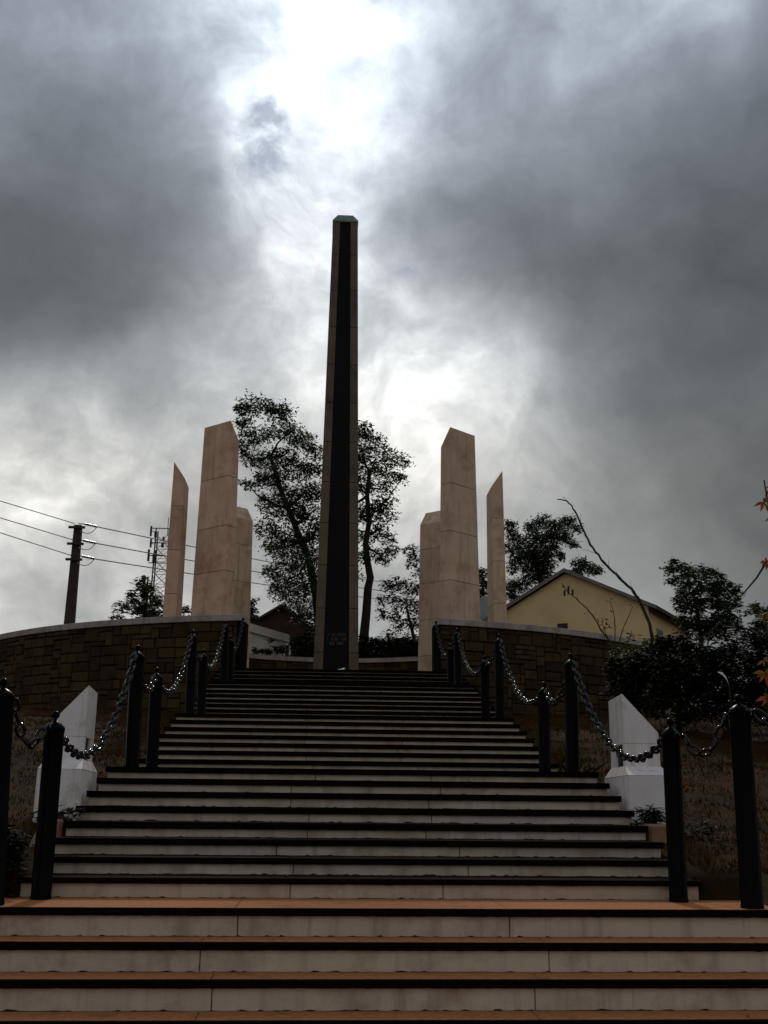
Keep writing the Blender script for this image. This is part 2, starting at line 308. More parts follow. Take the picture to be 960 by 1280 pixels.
def stairs():
    t = thing('staircase', 'long white and black stone staircase climbing over four landings to the obelisk platform', 'stairs', (0, 7.4, 0))
    rnd = random.Random(3)
    for k in range(-5, 27):
        y0 = DK[k]; y1 = DK[k + 1] + .03; z = ZK[k]; zp = ZK.get(k - 1, z - .18)
        hw = 2.54
        if k == 0: hw = 2.90
        if k < 0: hw = 3.7
        if k == 1: hw = 2.56
        if k == 27: y1 = 24
        th = {1: .040, 2: .045, 3: .050}.get(k, .055) if k > 0 else .048
        # tread slab and its black front edge
        j1 = -.95 - .06 * (k % 4) + rnd.uniform(-.1, .1) + (0 if k < 1 else .45); j2 = 1.05 + rnd.uniform(-.12, .12) + (0 if k < 1 else -.35)
        cuts = [-hw, j1, j2, hw]
        for a, b in zip(cuts[:-1], cuts[1:]):
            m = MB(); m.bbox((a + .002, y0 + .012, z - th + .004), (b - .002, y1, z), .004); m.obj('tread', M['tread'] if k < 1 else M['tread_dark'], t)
        m = MB()
        # nosing with slightly chipped lower edge
        n = 220; vs = []; fs = []
        for i in range(n + 1):
            x = -hw - .004 + (2 * hw + .008) * i / n
            w = .002 * noise.noise(Vector((x * 3, k * 5, 0))) + .003 * noise.noise(Vector((x * 19, k * 5, 7))) + .007 * max(0, noise.noise(Vector((x * 15, k * 7, 2))) - .2)
            for dy, dz in ((0.004, 0.001), (0, -.005), (0 + w * .3, -th - w), (.034, -th - w * .6), (.034, .001)):
                vs.append((x, y0 + dy, z + dz + (0 if dz < -.02 else w * .25)))
        for i in range(n):
            for q in range(5):
                r = (q + 1) % 5; fs.append((i * 5 + q, i * 5 + r, (i + 1) * 5 + r, (i + 1) * 5 + q))
        fs.append((4, 3, 2, 1, 0)); fs.append(tuple(n * 5 + q for q in range(5)))
        mesh('nosing', vs, fs, M['nosing'], t)
        # riser below it, in panels with mouldy joints
        hr = hw - .012
        cr = [-hr, j1 + rnd.uniform(-.05, .05), j2 + rnd.uniform(-.05, .05), hr]
        for a, b in zip(cr[:-1], cr[1:]):
            m = MB(); m.bbox((a + .003, y0 + .03, zp - .01), (b - .003, y0 + .12, z - th + .003), .004); m.obj('riser_panel', M['riser'], t)
        # mass behind
        if k < 26:
            m = MB(); m.box((-hr + .02, y0 + .06, zp - .9), (hr - .02, DK[k + 1] + .1, z - th - .002)); m.obj('step_core', M['mold'], t)
        # mould line at the foot of the riser
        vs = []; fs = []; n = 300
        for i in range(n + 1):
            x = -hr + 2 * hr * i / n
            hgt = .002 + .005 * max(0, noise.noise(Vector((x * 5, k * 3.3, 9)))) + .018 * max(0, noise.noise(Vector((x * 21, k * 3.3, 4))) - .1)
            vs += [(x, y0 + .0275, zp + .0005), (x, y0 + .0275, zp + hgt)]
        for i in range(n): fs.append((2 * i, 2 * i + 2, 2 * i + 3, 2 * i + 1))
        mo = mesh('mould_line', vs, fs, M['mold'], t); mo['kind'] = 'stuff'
    # side stringers
    for s in (-1, 1):
        m = MB()
        ks = list(range(1, 27))
        for k in ks:
            a = 2.40; b = 2.522
            m.box((min(s * a, s * b), DK[k] + .05, ZK[k] - 1.3), (max(s * a, s * b), DK[k + 1] + .05, ZK[k] - .075))
        m.obj('side_stringer', M['stringer'], t)
stairs()

# ------------------------------------------------------------------ ring wall, coping, platform
RC = Vector((0, 33.0, 0)); RR = 11.0
ZP = 3.38
def ring(s, r, z, c=RC):
    return Vector((c.x + r * sin(s), c.y - r * cos(s), z))
def ashlar(parent, s0, s1, R_, zb, zt, c=RC, unit=.105, seed=1, out=1, full=True, wmul=1.0):
    """random coursed rubble: every stone an object, s = angle along the ring"""
    rnd = random.Random(seed)
    ul = .10 * wmul; nu = int(abs(s1 - s0) * R_ / ul); nv = int((zt - zb) / unit)
    unit = (zt - zb) / nv; occ = set(); st = []
    for v in range(nv):
        for u in range(nu):
            if (u, v) in occ: continue
            w = rnd.choice((2, 3, 3, 4, 4, 5, 5)); h = rnd.choice((1, 2, 2, 2, 2, 3) if v < nv - 2 else (1, 2))
            h = min(h, nv - v); ww = 0
            while ww < w and u + ww < nu and (u + ww, v) not in occ: ww += 1
            if u + ww < nu and nu - u - ww < 2: pass
            for a in range(ww):
                for b in range(h): occ.add((u + a, v + b))
            st.append((u, v, ww, h))
    n = 0
    for (u, v, w, h) in st:
        sa = s0 + (u * ul) / R_; sb = s0 + ((u + w) * ul) / R_
        g = .009 / R_; gz = .008
        za = zb + v * unit + gz; zc = zb + (v + h) * unit - gz; sa += g; sb -= g
        d = .035 + rnd.uniform(-.012, .014)
        j = lambda a: rnd.uniform(-a, a)
        corners = [(sa + j(.008) / R_, za + j(.007)), (sb + j(.008) / R_, za + j(.007)), (sb + j(.008) / R_, zc + j(.007)), (sa + j(.008) / R_, zc + j(.007))]
        cs = (sa + sb) / 2; cz = (za + zc) / 2
        vs = [ring(a, R_ - .05 * out, b, c) for a, b in corners] + [ring(a, R_ + (d - .014) * out, b, c) for a, b in corners]
        ins = .016
        for a, b in corners:
            a2 = a + (ins / R_ if a < cs else -ins / R_); b2 = b + (ins if b < cz else -ins)
            vs.append(ring(a2, R_ + (d + j(.006)) * out, b2, c))
        fs = []
        for q in range(4):
            r = (q + 1) % 4
            fs += [(q, r, 4 + r, 4 + q), (4 + q, 4 + r, 8 + r, 8 + q)]
        fs.append((8, 9, 10, 11))
        mesh('stone', vs, fs, M['stone'], parent); n += 1
    return n
def arc_body(name, mt, parent, s0, s1, ri, ro, z0, z1, c=RC, n=48):
    vs = []; fs = []
    for i in range(n + 1):
        s = s0 + (s1 - s0) * i / n
        vs += [ring(s, ri, z0, c), ring(s, ro, z0, c), ring(s, ro, z1, c), ring(s, ri, z1, c)]
    for i in range(n):
        for q in range(4):
            r = (q + 1) % 4; fs.append((4 * i + q, 4 * i + r, 4 * i + 4 + r, 4 * i + 4 + q))
    fs += [(3, 2, 1, 0), (4 * n, 4 * n + 1, 4 * n + 2, 4 * n + 3)]
    return mesh(name, vs, fs, mt, parent)
def copings(parent, s0, s1, ri, ro, z0, z1, c=RC, L=1.15, seed=1):
    rnd = random.Random(seed); tot = abs(s1 - s0) * ro; k = max(1, round(tot / L)); e = .004 / ro
    for i in range(k):
        a = s0 + (s1 - s0) * i / k + e; b = s0 + (s1 - s0) * (i + 1) / k - e; n = 5; dz = rnd.uniform(-.003, .003)
        vs = []; fs = []
        ch = .012
        prof = [(ri, z0), (ro - .006, z0), (ro, z0 + ch), (ro, z1 - ch), (ro - ch, z1), (ri + ch, z1), (ri, z1 - ch)]
        m_ = len(prof)
        for q in range(n + 1):
            s = a + (b - a) * q / n
            vs += [ring(s, r, z + dz, c) for r, z in prof]
        for q in range(n):
            for r in range(m_):
                t = (r + 1) % m_; fs.append((m_ * q + r, m_ * q + t, m_ * q + m_ + t, m_ * q + m_ + r))
        fs += [tuple(range(m_ - 1, -1, -1)), tuple(range(m_ * n, m_ * n + m_))]
        mesh('coping_stone', vs, fs, M['coping'], parent)
SW = 2.16 / RR
for s, lab in ((-1, 'curved brown stone wall with grey coping left of the stairs, behind the left white pillar'),
               (1, 'curved brown stone wall with grey coping right of the stairs, partly under the dark bushes')):
    t = thing('stone_wall', lab, 'wall', ring(s * SW, RR, ZP), 'curved stone walls either side of the stair top')
    s1 = -.93 if s < 0 else .80
    a, b = sorted((s * SW, s1))
    arc_body('mortar_core', M['mortar'], t, a + .003, b, RR - .40, RR, 1.2, 4.42)
    ashlar(t, a, b, RR, 2.35, 4.41, seed=5 if s < 0 else 9, wmul=1.0 if s < 0 else 1.12)
    copings(t, a - (.004 if s > 0 else 0), b + (.004 if s < 0 else 0), RR - .44, RR + .075, 4.415, 4.555, seed=4)
    # stones of the wall end facing the opening
    m = MB(); e0 = ring(s * (SW - .002), RR, 0); e1 = ring(s * (SW - .002), RR - .42, 0)
    m.prism([(e0.x, e0.y), (e1.x, e1.y), (e1.x - s * .03, e1.y), (e0.x - s * .03, e0.y - .01)], ZP - .6, 4.41); m.obj('end_plaster', M['mortar'], t)

def platform():
    m = MB(); poly = [(-2.15, 22.9)] ; n = 60
    pts = []
    for i in range(n + 1):
        s = SW + (2 * pi - 2 * SW) * i / n
        p = ring(s, RR - .35, 0); pts.append((p.x, p.y))
    m.prism(pts, 2.2, ZP - .002); o = m.obj('platform', M['paving']); meta(o, kind='structure')
platform()

# low wall behind the obelisk
C2 = Vector((0, 30.9, 0)); R2 = 5.95
t = thing('stone_wall', 'low curved wall with a pale coping behind the obelisk foot', 'wall', (0, 37, ZP))
def ring2(s, r, z): return ring(s, r, z, C2)
arc_body('mortar_core', M['mortar'], t, pi - .98, pi + .98, R2 + .02, R2 + .4, ZP - .01, 5.44, C2)
ashlar(t, pi - .97, pi + .97, R2, ZP + .9, 5.44, C2, seed=12, out=-1, unit=.13, wmul=1.4)
copings(t, pi - .98, pi + .98, R2 + .45, R2 - .10, 5.445, 5.60, C2, seed=6, L=1.3)

# ------------------------------------------------------------------ obelisk
def obelisk():
    cx, cy = 0.0, 30.3
    t = thing('obelisk', 'tall tapering obelisk of brown stone with a black granite band up its front', 'monument', (cx, cy, ZP))
    zb, zt = ZP, 18.86
    def hw(z): return .645 + (.404 - .645) * (z - 4.33) / (18.8 - 4.33)
    def st(z): return .272 + (.232 - .272) * (z - 4.33) / (18.8 - 4.33)
    zs = [zb]; rnd = random.Random(2)
    z = at(400, 819, cy).z
    while z < zt - .6: zs.append(z); z += 1.285
    zs.append(zt)
    for i in range(len(zs) - 1):
        z0, z1 = zs[i] + .006, zs[i + 1] - .006
        for s in (-1, 1):
            v = []
            for z in (z0, z1):
                w = hw(z); q = st(z); 
                xa, xb = sorted((s * w, s * (w - q)))
                v += [(cx + xa, cy - w, z), (cx + xb, cy - w, z), (cx + xb, cy + w, z), (cx + xa, cy + w, z)]
            bm = bmesh.new(); bv = [bm.verts.new(p) for p in v]
            for f in ((0, 3, 2, 1), (4, 5, 6, 7), (0, 1, 5, 4), (1, 2, 6, 5), (2, 3, 7, 6), (3, 0, 4, 7)): bm.faces.new([bv[k] for k in f])
            bmesh.ops.bevel(bm, geom=bm.edges[:], offset=.008, segments=1, affect='EDGES'); bm.verts.index_update()
            mesh('stone_block', [p.co.copy() for p in bm.verts], [tuple(p.index for p in f.verts) for f in bm.faces], M['obstone'], t); bm.free()
    # black panels, two courses high
    k = 0
    zs2 = [zb] + zs[1::2] + [zt]
    zs2 = sorted(set(zs2))
    for z0, z1 in zip(zs2[:-1], zs2[1:]):
        m = MB(); v = []
        for z in (z0 + .002, z1 - .002):
            w = hw(z); q = w - st(z) + .002; d = w - .045
            v += [(cx - q, cy - d, z), (cx + q, cy - d, z), (cx + q, cy + d, z), (cx - q, cy + d, z)]
        m.add(v, [(0, 3, 2, 1), (4, 5, 6, 7), (0, 1, 5, 4), (1, 2, 6, 5), (2, 3, 7, 6), (3, 0, 4, 7)])
        m.obj('granite_panel', M['granite'], t)
    m = MB(); w = hw(zt) + .015; w2 = .25
    v = [(cx - w, cy - w, zt), (cx + w, cy - w, zt), (cx + w, cy + w, zt), (cx - w, cy + w, zt)]
    v += [(x, y, zt + .05) for x, y, _ in v]
    v += [(cx - w2, cy - w2, zt + .34), (cx + w2, cy - w2, zt + .34), (cx + w2, cy + w2, zt + .34), (cx - w2, cy + w2, zt + .34)]
    m.add(v, [(3, 2, 1, 0), (8, 9, 10, 11)] + [(a + q, a + (q + 1) % 4, a + 4 + (q + 1) % 4, a + 4 + q) for a in (0, 4) for q in range(4)])
    m.obj('cap', M['capstone'], t)
    # three short lines of worn gilt letters, too far off to read
    m = MB(); rnd = random.Random(11)
    for py, x0, x1 in ((797, 410, 431), (802.5, 409, 433.5), (808, 411.5, 429)):
        x = x0
        while x < x1:
            wpx = rnd.uniform(1.0, 1.7); p = at(x, py, cy); zc = p.z; d = cy - (hw(zc) - .045) - .006
            a = wpx * cy / FPX; hh = .042
            if rnd.random() < .85:
                m.box((p.x, d, zc - hh), (p.x + .014, d + .008, zc + hh))
                kx = rnd.random()
                if kx < .4: m.box((p.x + a * .7, d, zc - hh), (p.x + a * .7 + .012, d + .008, zc + hh))
                yy = zc + rnd.choice((-hh, 0, hh)) ; m.box((p.x + .015, d + .001, yy - .008), (p.x + a * .69, d + .007, yy + .008))
            x += wpx + .9
    o = m.obj('inscription', M['gilt'], t); o['kind'] = 'stuff'
obelisk()

# ------------------------------------------------------------------ six marble pylons round the obelisk
def pylon(side, ang, label, mA, offs=(0, 0), seed=0, jo=0.0):
    rnd = random.Random(seed)
    ca, sa = cos(ang), sin(ang)
    cxy = Vector((side * 4.86 * ca + offs[0], 30.25 + 4.86 * sa + offs[1], 0))
    u = Vector((side * ca, sa, 0)); v = Vector((-side * sa, ca, 0))
    a, b = .34, 1.0; H, DROP = 10.45, .5
    t = thing('marble_pylon', label, 'pylon', (cxy.x, cxy.y, ZP), 'slant topped marble pylons in a ring round the obelisk')
    def sc(z): return 1 + .20 * (H - z) / 7.07, 1 + .22 * (H - z) / 7.07
    def corner(p, q, z):
        sa_, sb_ = sc(z); return cxy + u * (p * a / 2 * sa_) + v * (q * b / 2 * sb_) + Vector((0, 0, z))
    zs = []; z = H - .5 - rnd.uniform(.85, 1.05) - jo
    while z > ZP + .5: zs.append(z); z -= rnd.uniform(1.18, 1.36)
    zs = [ZP] + zs[::-1]
    for i, z0 in enumerate(zs):
        top = i == len(zs) - 1
        z1 = zs[i + 1] if not top else None
        cut = rnd.uniform(-.35, .35) if (i % 2 == 0 or rnd.random() < .4) else None
        parts = [(-1, 1)] if cut is None else [(-1, cut - .004), (cut + .004, 1)]
        for q0, q1 in parts:
            vs = []
            zl = z0 + .005
            for p, q in ((-1, q0), (1, q0), (1, q1), (-1, q1)): vs.append(corner(p, q, zl))
            for p, q in ((-1, q0), (1, q0), (1, q1), (-1, q1)):
                zz = (z1 - .005) if not top else (H if p > 0 else H - DROP)
                vs.append(corner(p, q, zz))
            bm = bmesh.new(); bv = [bm.verts.new(p) for p in vs]
            for f in ((0, 3, 2, 1), (4, 5, 6, 7), (0, 1, 5, 4), (1, 2, 6, 5), (2, 3, 7, 6), (3, 0, 4, 7)): bm.faces.new([bv[k] for k in f])
            bmesh.ops.recalc_face_normals(bm, faces=bm.faces[:])
            bmesh.ops.bevel(bm, geom=bm.edges[:], offset=.006, segments=1, affect='EDGES'); bm.verts.index_update()
            mesh('marble_block', [p.co.copy() for p in bm.verts], [tuple(p.index for p in f.verts) for f in bm.faces], mA, t); bm.free()
    m = MB(); vs = []
    for z in (ZP + .01, H - DROP - .12):
        for p, q in ((-.93, -.97), (.93, -.97), (.93, .97), (-.93, .97)): vs.append(corner(p, q, z))
    m.add(vs, [(0, 3, 2, 1), (4, 5, 6, 7), (0, 1, 5, 4), (1, 2, 6, 5), (2, 3, 7, 6), (3, 0, 4, 7)]); m.obj('joint_core', M['groove'], t)
A50 = radians(50)
pylon(-1, 0, 'narrow pink marble pylon, leftmost of the six, in front of the lattice mast', M['marble'], (.06, 0), 1)
pylon(-1, -A50, 'broad pink marble pylon, tallest looking left of the obelisk', M['marble'], (-.13, 0), 2)
pylon(-1, A50, 'short looking beige marble pylon half hidden behind the broad one left of the obelisk', M['marble_side'], (-.27, .34), 3)
pylon(1, A50, 'short looking beige marble pylon half hidden behind the broad one right of the obelisk', M['marble_side'], (.24, .32), 4)
pylon(1, -A50, 'broad beige marble pylon, tallest looking right of the obelisk', M['marble_side'], (.04, 0), 5, .1)
pylon(1, 0, 'narrow beige marble pylon, rightmost of the six, next to the yellow house', M['marble_side'], (-.09, 0), 6)

# ------------------------------------------------------------------ bollards and chains
BT = {}
def bollard(key, side, top, base, Y, zb, label, rad=.074):
    pt = at(top[0], top[1], Y); pb = at(base[0], base[1], Y); pb.z = zb
    h = pt.z - zb
    t = thing('bollard', label, 'bollard', pb, 'black chain bollards beside the stairs')
    lean = Vector((pt.x - pb.x, 0, h)); 
    t.rotation_euler = (0, math.atan2(lean.x, h), 0)
    def loc(mb, name, mt, parent, smooth=True):
        m = bpy.data.meshes.new(name); m.from_pydata([tuple(v) for v in mb.v], [], mb.f); m.materials.append(mt)
        m.polygons.foreach_set('use_smooth', [smooth] * len(m.polygons))
        if smooth: m.set_sharp_from_angle(angle=radians(40))
        o = bpy.data.objects.new(name, m); return link(o, parent)
    m = MB(); m.lathe([(rad + .003, 0), (rad + .003, .02), (rad, .025), (rad, h - .075), (rad + .002, h - .06)], seg=28); loc(m, 'shaft', M['iron'], t)
    m = MB(); m.lathe([(rad + .001, h - .062), (rad + .004, h - .058), (rad + .004, h - .042), (rad - .006, h - .028), (rad * .66, h - .008), (rad * .36, h + .006), (.018, h + .012)], seg=28); c = loc(m, 'cap', M['iron'], t)
    m = MB(); pr = [(.013, h + .008), (.013, h + .03)]
    for i in range(9):
        q = -pi / 2 + .5 + (pi - .5) * i / 8; pr.append((max(.003, .03 * cos(q)), h + .055 + .03 * sin(q)))
    m.lathe(pr, seg=16); loc(m, 'finial', M['iron'], t)
    # eye for the chain, on the two sides along the run
    for s in (-1, 1):
        m = MB(); pts = [(0, s * (rad + .022) + .028 * sin(2 * pi * k / 12) * s, h - .045 + .03 * cos(2 * pi * k / 12)) for k in range(12)]
        m.tube(pts, .008, 6, closed=True); loc(m, 'chain_eye', M['chain'], t)
    BT[key] = (Vector((pt.x, Y, pt.z - .05)), rad)
    return t
SPEC = [  # key, side, top px, base px, Y, step level, where
    ('RA', 1, (924, 882), (940, 1130), 7.62, 0, 'tall black bollard at the front right of the lowest landing'),
    ('RB', 1, (838, 911), (848, 1120), 8.08, 0, 'black bollard right of the stairs, just in front of the right white pillar'),
    ('RC', 1, (713.5, 826), (716, 962), 11.08, 8, 'black bollard right of the stairs, left of the white pillar, taller of its pair'),
    ('RE', 1, (680, 861), (681, 963), 12.62, 8, 'shorter black bollard right of the stairs, nearest before the second flight of upper steps'),
    ('RG', 1, (624, 799), (625, 895), 15.88, 15, 'black bollard with chain before the right stone wall, taller of the middle pair'),
    ('RH', 1, (606, 826), (607, 897), 16.66, 15, 'shorter black bollard of the middle pair before the right stone wall'),
    ('RI', 1, (572, 791), (573, 858), 19.9, 22, 'black bollard by the right wall end, taller of the uppermost landing pair'),
    ('RJ', 1, (563, 810), (564, 858), 20.3, 22, 'shorter black bollard by the right wall end on the uppermost landing'),
    ('RK', 1, (545, 781), (545, 841), 22.08, 26, 'black bollard at the very top of the stairs against the right short pylon'),
    ('LA', -1, (4, 862), (-9, 1122), 7.62, 0, 'black bollard cut by the left picture edge on the lowest landing'),
    ('LB', -1, (69, 903), (52, 1112), 8.08, 0, 'black bollard left of the stairs, directly in front of the left white pillar'),
    ('LC', -1, (172, 816), (165, 957), 11.08, 8, 'black bollard left of the stairs, right of the left white pillar, taller of its pair'),
    ('LE', -1, (196, 843), (190, 957), 12.62, 8, 'shorter black bollard left of the stairs, just right of the taller one near the pillar'),
    ('LG', -1, (241, 794), (237, 890), 15.88, 15, 'black bollard with chain before the left stone wall, taller of the middle pair'),
    ('LH', -1, (254, 818), (251, 892), 16.66, 15, 'shorter black bollard of the middle pair before the left stone wall'),
    ('LI', -1, (281.5, 781), (280, 855), 19.9, 22, 'black bollard by the left wall end, taller of the uppermost landing pair'),
    ('LJ', -1, (288.5, 800), (287, 855), 20.3, 22, 'shorter black bollard by the left wall end on the uppermost landing'),
    ('LK', -1, (304, 777), (303.5, 838), 22.08, 26, 'black bollard at the very top of the stairs against the left short pylon'),
]
for key, s, tp, bp, Y, lv, lab in SPEC:
    bollard(key, s, tp, bp, Y, ZK[lv] if lv != 26 else ZP, lab, {'RA': .077, 'LA': .077, 'RB': .068, 'LB': .072}.get(key, .072))
BT['RZ'] = (Vector((4.3, 7.1, 1.3)), .08); BT['LZ'] = (Vector((-4.4, 7.1, 1.3)), .08)

def link_mesh(L=.118, W=.080, r=.0125):
    m = MB(); pts = []; h = (L - W) / 2; rr = W / 2 - r
    for k in range(5):
        q = -pi / 2 + pi * k / 4; pts.append((h + rr * cos(q), rr * sin(q), 0))
    for k in range(5):
        q = pi / 2 + pi * k / 4; pts.append((-h + rr * cos(q), rr * sin(q), 0))
    m.tube(pts, r, 7, closed=True)
    me = bpy.data.meshes.new('link'); me.from_pydata([tuple(v) for v in m.v], [], m.f); me.materials.append(M['chain'])
    me.polygons.foreach_set('use_smooth', [True] * len(me.polygons)); return me
LM = link_mesh(); LM2 = link_mesh(.15, .10, .0135)
def chain(k0, k1, sag, label, big=0):
    (p0, r0), (p1, r1) = BT[k0], BT[k1]
    d = (p1 - p0); dh = Vector((d.x, d.y, 0)).normalized()
    a = p0 + dh * (r0 + .035); b = p1 - dh * (r1 + .035)
    t = thing('chain', label, 'chain', a, 'black chains hanging between the bollards')
    N_ = 400; pts = []
    for i in range(N_ + 1):
        q = i / N_; p = a.lerp(b, q); p.z -= 4 * sag * q * (1 - q); pts.append(p)
    tot = sum((pts[i + 1] - pts[i]).length for i in range(N_)); pitch = .089; n = max(3, int(tot / pitch)); step = tot / n
    acc = 0; j = 0; rnd = random.Random(hash(k0) % 97 if False else ord(k0[1]) * 7 + ord(k0[0]))
    for i in range(n):
        target = (i + .5) * step
        while j < N_ - 1 and acc + (pts[j + 1] - pts[j]).length < target: acc += (pts[j + 1] - pts[j]).length; j += 1
        pos = pts[j]; tn = (pts[min(j + 3, N_)] - pts[max(j - 3, 0)]).normalized()
        side = tn.cross(Vector((0, 0, 1))).normalized(); up = side.cross(tn)
        rot = Matrix((tn, side, up)).transposed()
        rr = Matrix.Rotation((pi / 2 if i % 2 else 0) + pi / 4 + rnd.uniform(-.35, .35), 3, 'X')
        o = bpy.data.objects.new('link', LM2 if (i < big) else LM)
        o.matrix_world = Matrix.Translation(pos - a) @ (rot @ rr).to_4x4()
        link(o, t)
        o.matrix_local = Matrix.Translation(pos - a) @ (rot @ rr).to_4x4()
CH = [('RB', 'RA', .21, 'black chain sagging between the two right bollards of the lowest landing'),
      ('RA', 'RZ', .34, 'heavy black chain leaving the tall front right bollard towards the right picture edge'),
      ('RB', 'RC', .50, 'long black chain hanging across the right white pillar'),
      ('RC', 'RE', .24, 'short black chain between the paired bollards just left of the right white pillar'),
      ('RE', 'RG', .42, 'long black chain sagging in front of the right stone wall'),
      ('RG', 'RH', .14, 'short black chain between the middle pair of bollards on the right'),
      ('RH', 'RI', .40, 'black chain rising in front of the right wall to the uppermost landing'),
      ('RI', 'RJ', .07, 'tiny black chain between the uppermost landing bollards on the right'),
      ('RJ', 'RK', .30, 'black chain climbing to the topmost bollard on the right'),
      ('LB', 'LA', .21, 'black chain sagging between the two left bollards of the lowest landing'),
      ('LA', 'LZ', .34, 'black chain leaving the cut off left bollard out of the picture'),
      ('LB', 'LC', .52, 'long black chain hanging across the left white pillar'),
      ('LC', 'LE', .24, 'short black chain between the paired bollards just right of the left white pillar'),
      ('LE', 'LG', .42, 'long black chain sagging in front of the left stone wall'),
      ('LG', 'LH', .14, 'short black chain between the middle pair of bollards on the left'),
      ('LH', 'LI', .40, 'black chain rising in front of the left wall to the uppermost landing'),
      ('LI', 'LJ', .07, 'tiny black chain between the uppermost landing bollards on the left'),
      ('LJ', 'LK', .30, 'black chain climbing to the topmost bollard on the left')]
for a, b, s, lab in CH:
    if b != 'LZ': chain(a, b, s, lab, 6 if b == 'RZ' else 0)

# ------------------------------------------------------------------ white pillars beside the first flight
def pillar(s, lab):
    t = thing('white_pillar', lab, 'pillar', (s * 2.85, 10.6, .4), 'white slant topped pillars beside the stairs')
    l = Vector((s * .10, .995)); w = Vector((s * .995, -.10))
    def P(o, a, b): q = Vector((s * o[0], o[1])) + w * a + l * b; return (q.x, q.y)
    Bc = (2.585, 10.08); Sc = (2.645, 10.36)
    if s < 0: Bc = (2.575, 10.06); Sc = (2.635, 10.34)
    base = [P(Bc, 0, 0), P(Bc, .40, 0), P(Bc, .40, 1.38), P(Bc, 0, 1.38)]
    sh = [P(Sc, 0, 0), P(Sc, .345, 0), P(Sc, .345, .8), P(Sc, 0, .8)]
    def build(name, secs, close=True):
        bm = bmesh.new(); rows = [[bm.verts.new(p) for p in sec] for sec in secs]; n = len(secs[0])
        bm.faces.new(rows[0][::-1]); bm.faces.new(rows[-1])
        for r0, r1 in zip(rows[:-1], rows[1:]):
            for k in range(n): bm.faces.new((r0[k], r0[(k + 1) % n], r1[(k + 1) % n], r1[k]))
        bmesh.ops.recalc_face_normals(bm, faces=bm.faces[:])
        bmesh.ops.bevel(bm, geom=[e for e in bm.edges], offset=.007, segments=2, affect='EDGES'); bm.verts.index_update()
        o = mesh(name, [p.co.copy() for p in bm.verts], [tuple(p.index for p in f.verts) for f in bm.faces], M['white'], t); bm.free(); return o
    z3 = lambda poly, z: [(x, y, (z[i] if isinstance(z, (list, tuple)) else z)) for i, (x, y) in enumerate(poly)]
    build('pedestal', [z3(base, .15), z3(base, .968)])
    m = MB()
    g = [P(Bc, .0, .0), P(Bc, .40, .0), P(Bc, .40, 1.38), P(Bc, 0, 1.38)]
    hi = [P(Sc, -.003, -.003), P(Sc, .348, -.003), P(Sc, .348, .803), P(Sc, -.003, .803)]
    vs = [(x, y, .9685) for x, y in g] + [(x, y, 1.062) for x, y in hi]
    fs = [(q, (q + 1) % 4, 4 + (q + 1) % 4, 4 + q) for q in range(4)] + [(4, 5, 6, 7)]
    if s < 0: fs = [f[::-1] for f in fs]
    m.add(vs, fs); m.obj('sloped_skirt', M['white'], t)
    # shaft with a notch in the side facing the stairs
    n0, n1, dp, zn = .10, .50, .20, 1.275
    notch = [P(Sc, 0, 0), P(Sc, .345, 0), P(Sc, .345, .8), P(Sc, 0, .8), P(Sc, 0, n1), P(Sc, dp, n1), P(Sc, dp, n0), P(Sc, 0, n0)]
    m = MB(); pl = notch if s > 0 else notch[::-1]
    m.prism(pl, 1.06, zn + .0005)
    o = m.obj('lower_shaft', M['white'], t)
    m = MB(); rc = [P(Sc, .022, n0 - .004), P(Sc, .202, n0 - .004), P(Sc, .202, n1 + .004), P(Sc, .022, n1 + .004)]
    m.prism(rc if s > 0 else rc[::-1], 1.05, zn + .006); m.obj('niche_shade', M['darkwin_nicheshade'], t)  # near-black block set in the notch, painted as the shade inside it
    build('shaft', [z3(sh, zn), z3(sh, [1.775, 1.385, 1.385, 1.775])])
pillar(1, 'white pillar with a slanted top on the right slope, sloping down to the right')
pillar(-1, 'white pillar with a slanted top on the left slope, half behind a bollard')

# small kerb pieces at the foot of the first flight
for s, lab in ((1, 'reddish kerb block beside the right end of the steps, below the right pillar'), (-1, 'reddish kerb block beside the left end of the steps, below the left pillar')):
    m = MB(); m.bbox((min(s * 2.57, s * 2.76), 9.45, .15), (max(s * 2.57, s * 2.76), 9.85, .53), .02); o = m.obj('kerb_block', M['brick_rubble']); meta(o, lab, 'kerb')
m = MB(); q0 = at(36.5, 1060, 9.1); q1 = at(46, 1060, 9.1); m.prism([(q0.x, 9.1), (q1.x, 9.1), (q1.x - .02, 9.35), (q0.x - .02, 9.35)], -.2, [at(41, 1056, 9.1).z, at(41, 1030, 9.1).z, at(41, 1028, 9.3).z, at(41, 1056, 9.3).z]); o = m.obj('slanted_kerb', M['stringer']); meta(o, 'pale slanted kerb slab beside the left bollard at the edge of the dark bush', 'kerb')

# white scrap at the obelisk's foot
m = MB(); p = at(426, 836.5, 22.0)
m.add([(p.x - .09, 21.98, ZK[26] + .004), (p.x + .06, 21.96, ZK[26] + .004), (p.x + .10, 22.08, ZK[26] + .03), (p.x - .04, 22.1, ZK[26] + .012), (p.x + .07, 22.0, ZK[26] + .055), (p.x + .02, 22.05, ZK[26] + .035)],
      [(0, 1, 5), (1, 4, 5), (1, 2, 4), (2, 3, 5), (2, 5, 4), (3, 0, 5), (0, 3, 2, 1)])
o = m.obj('crumpled_paper', M['paper']); meta(o, 'small crumpled white paper lying on the top step before the obelisk', 'litter')

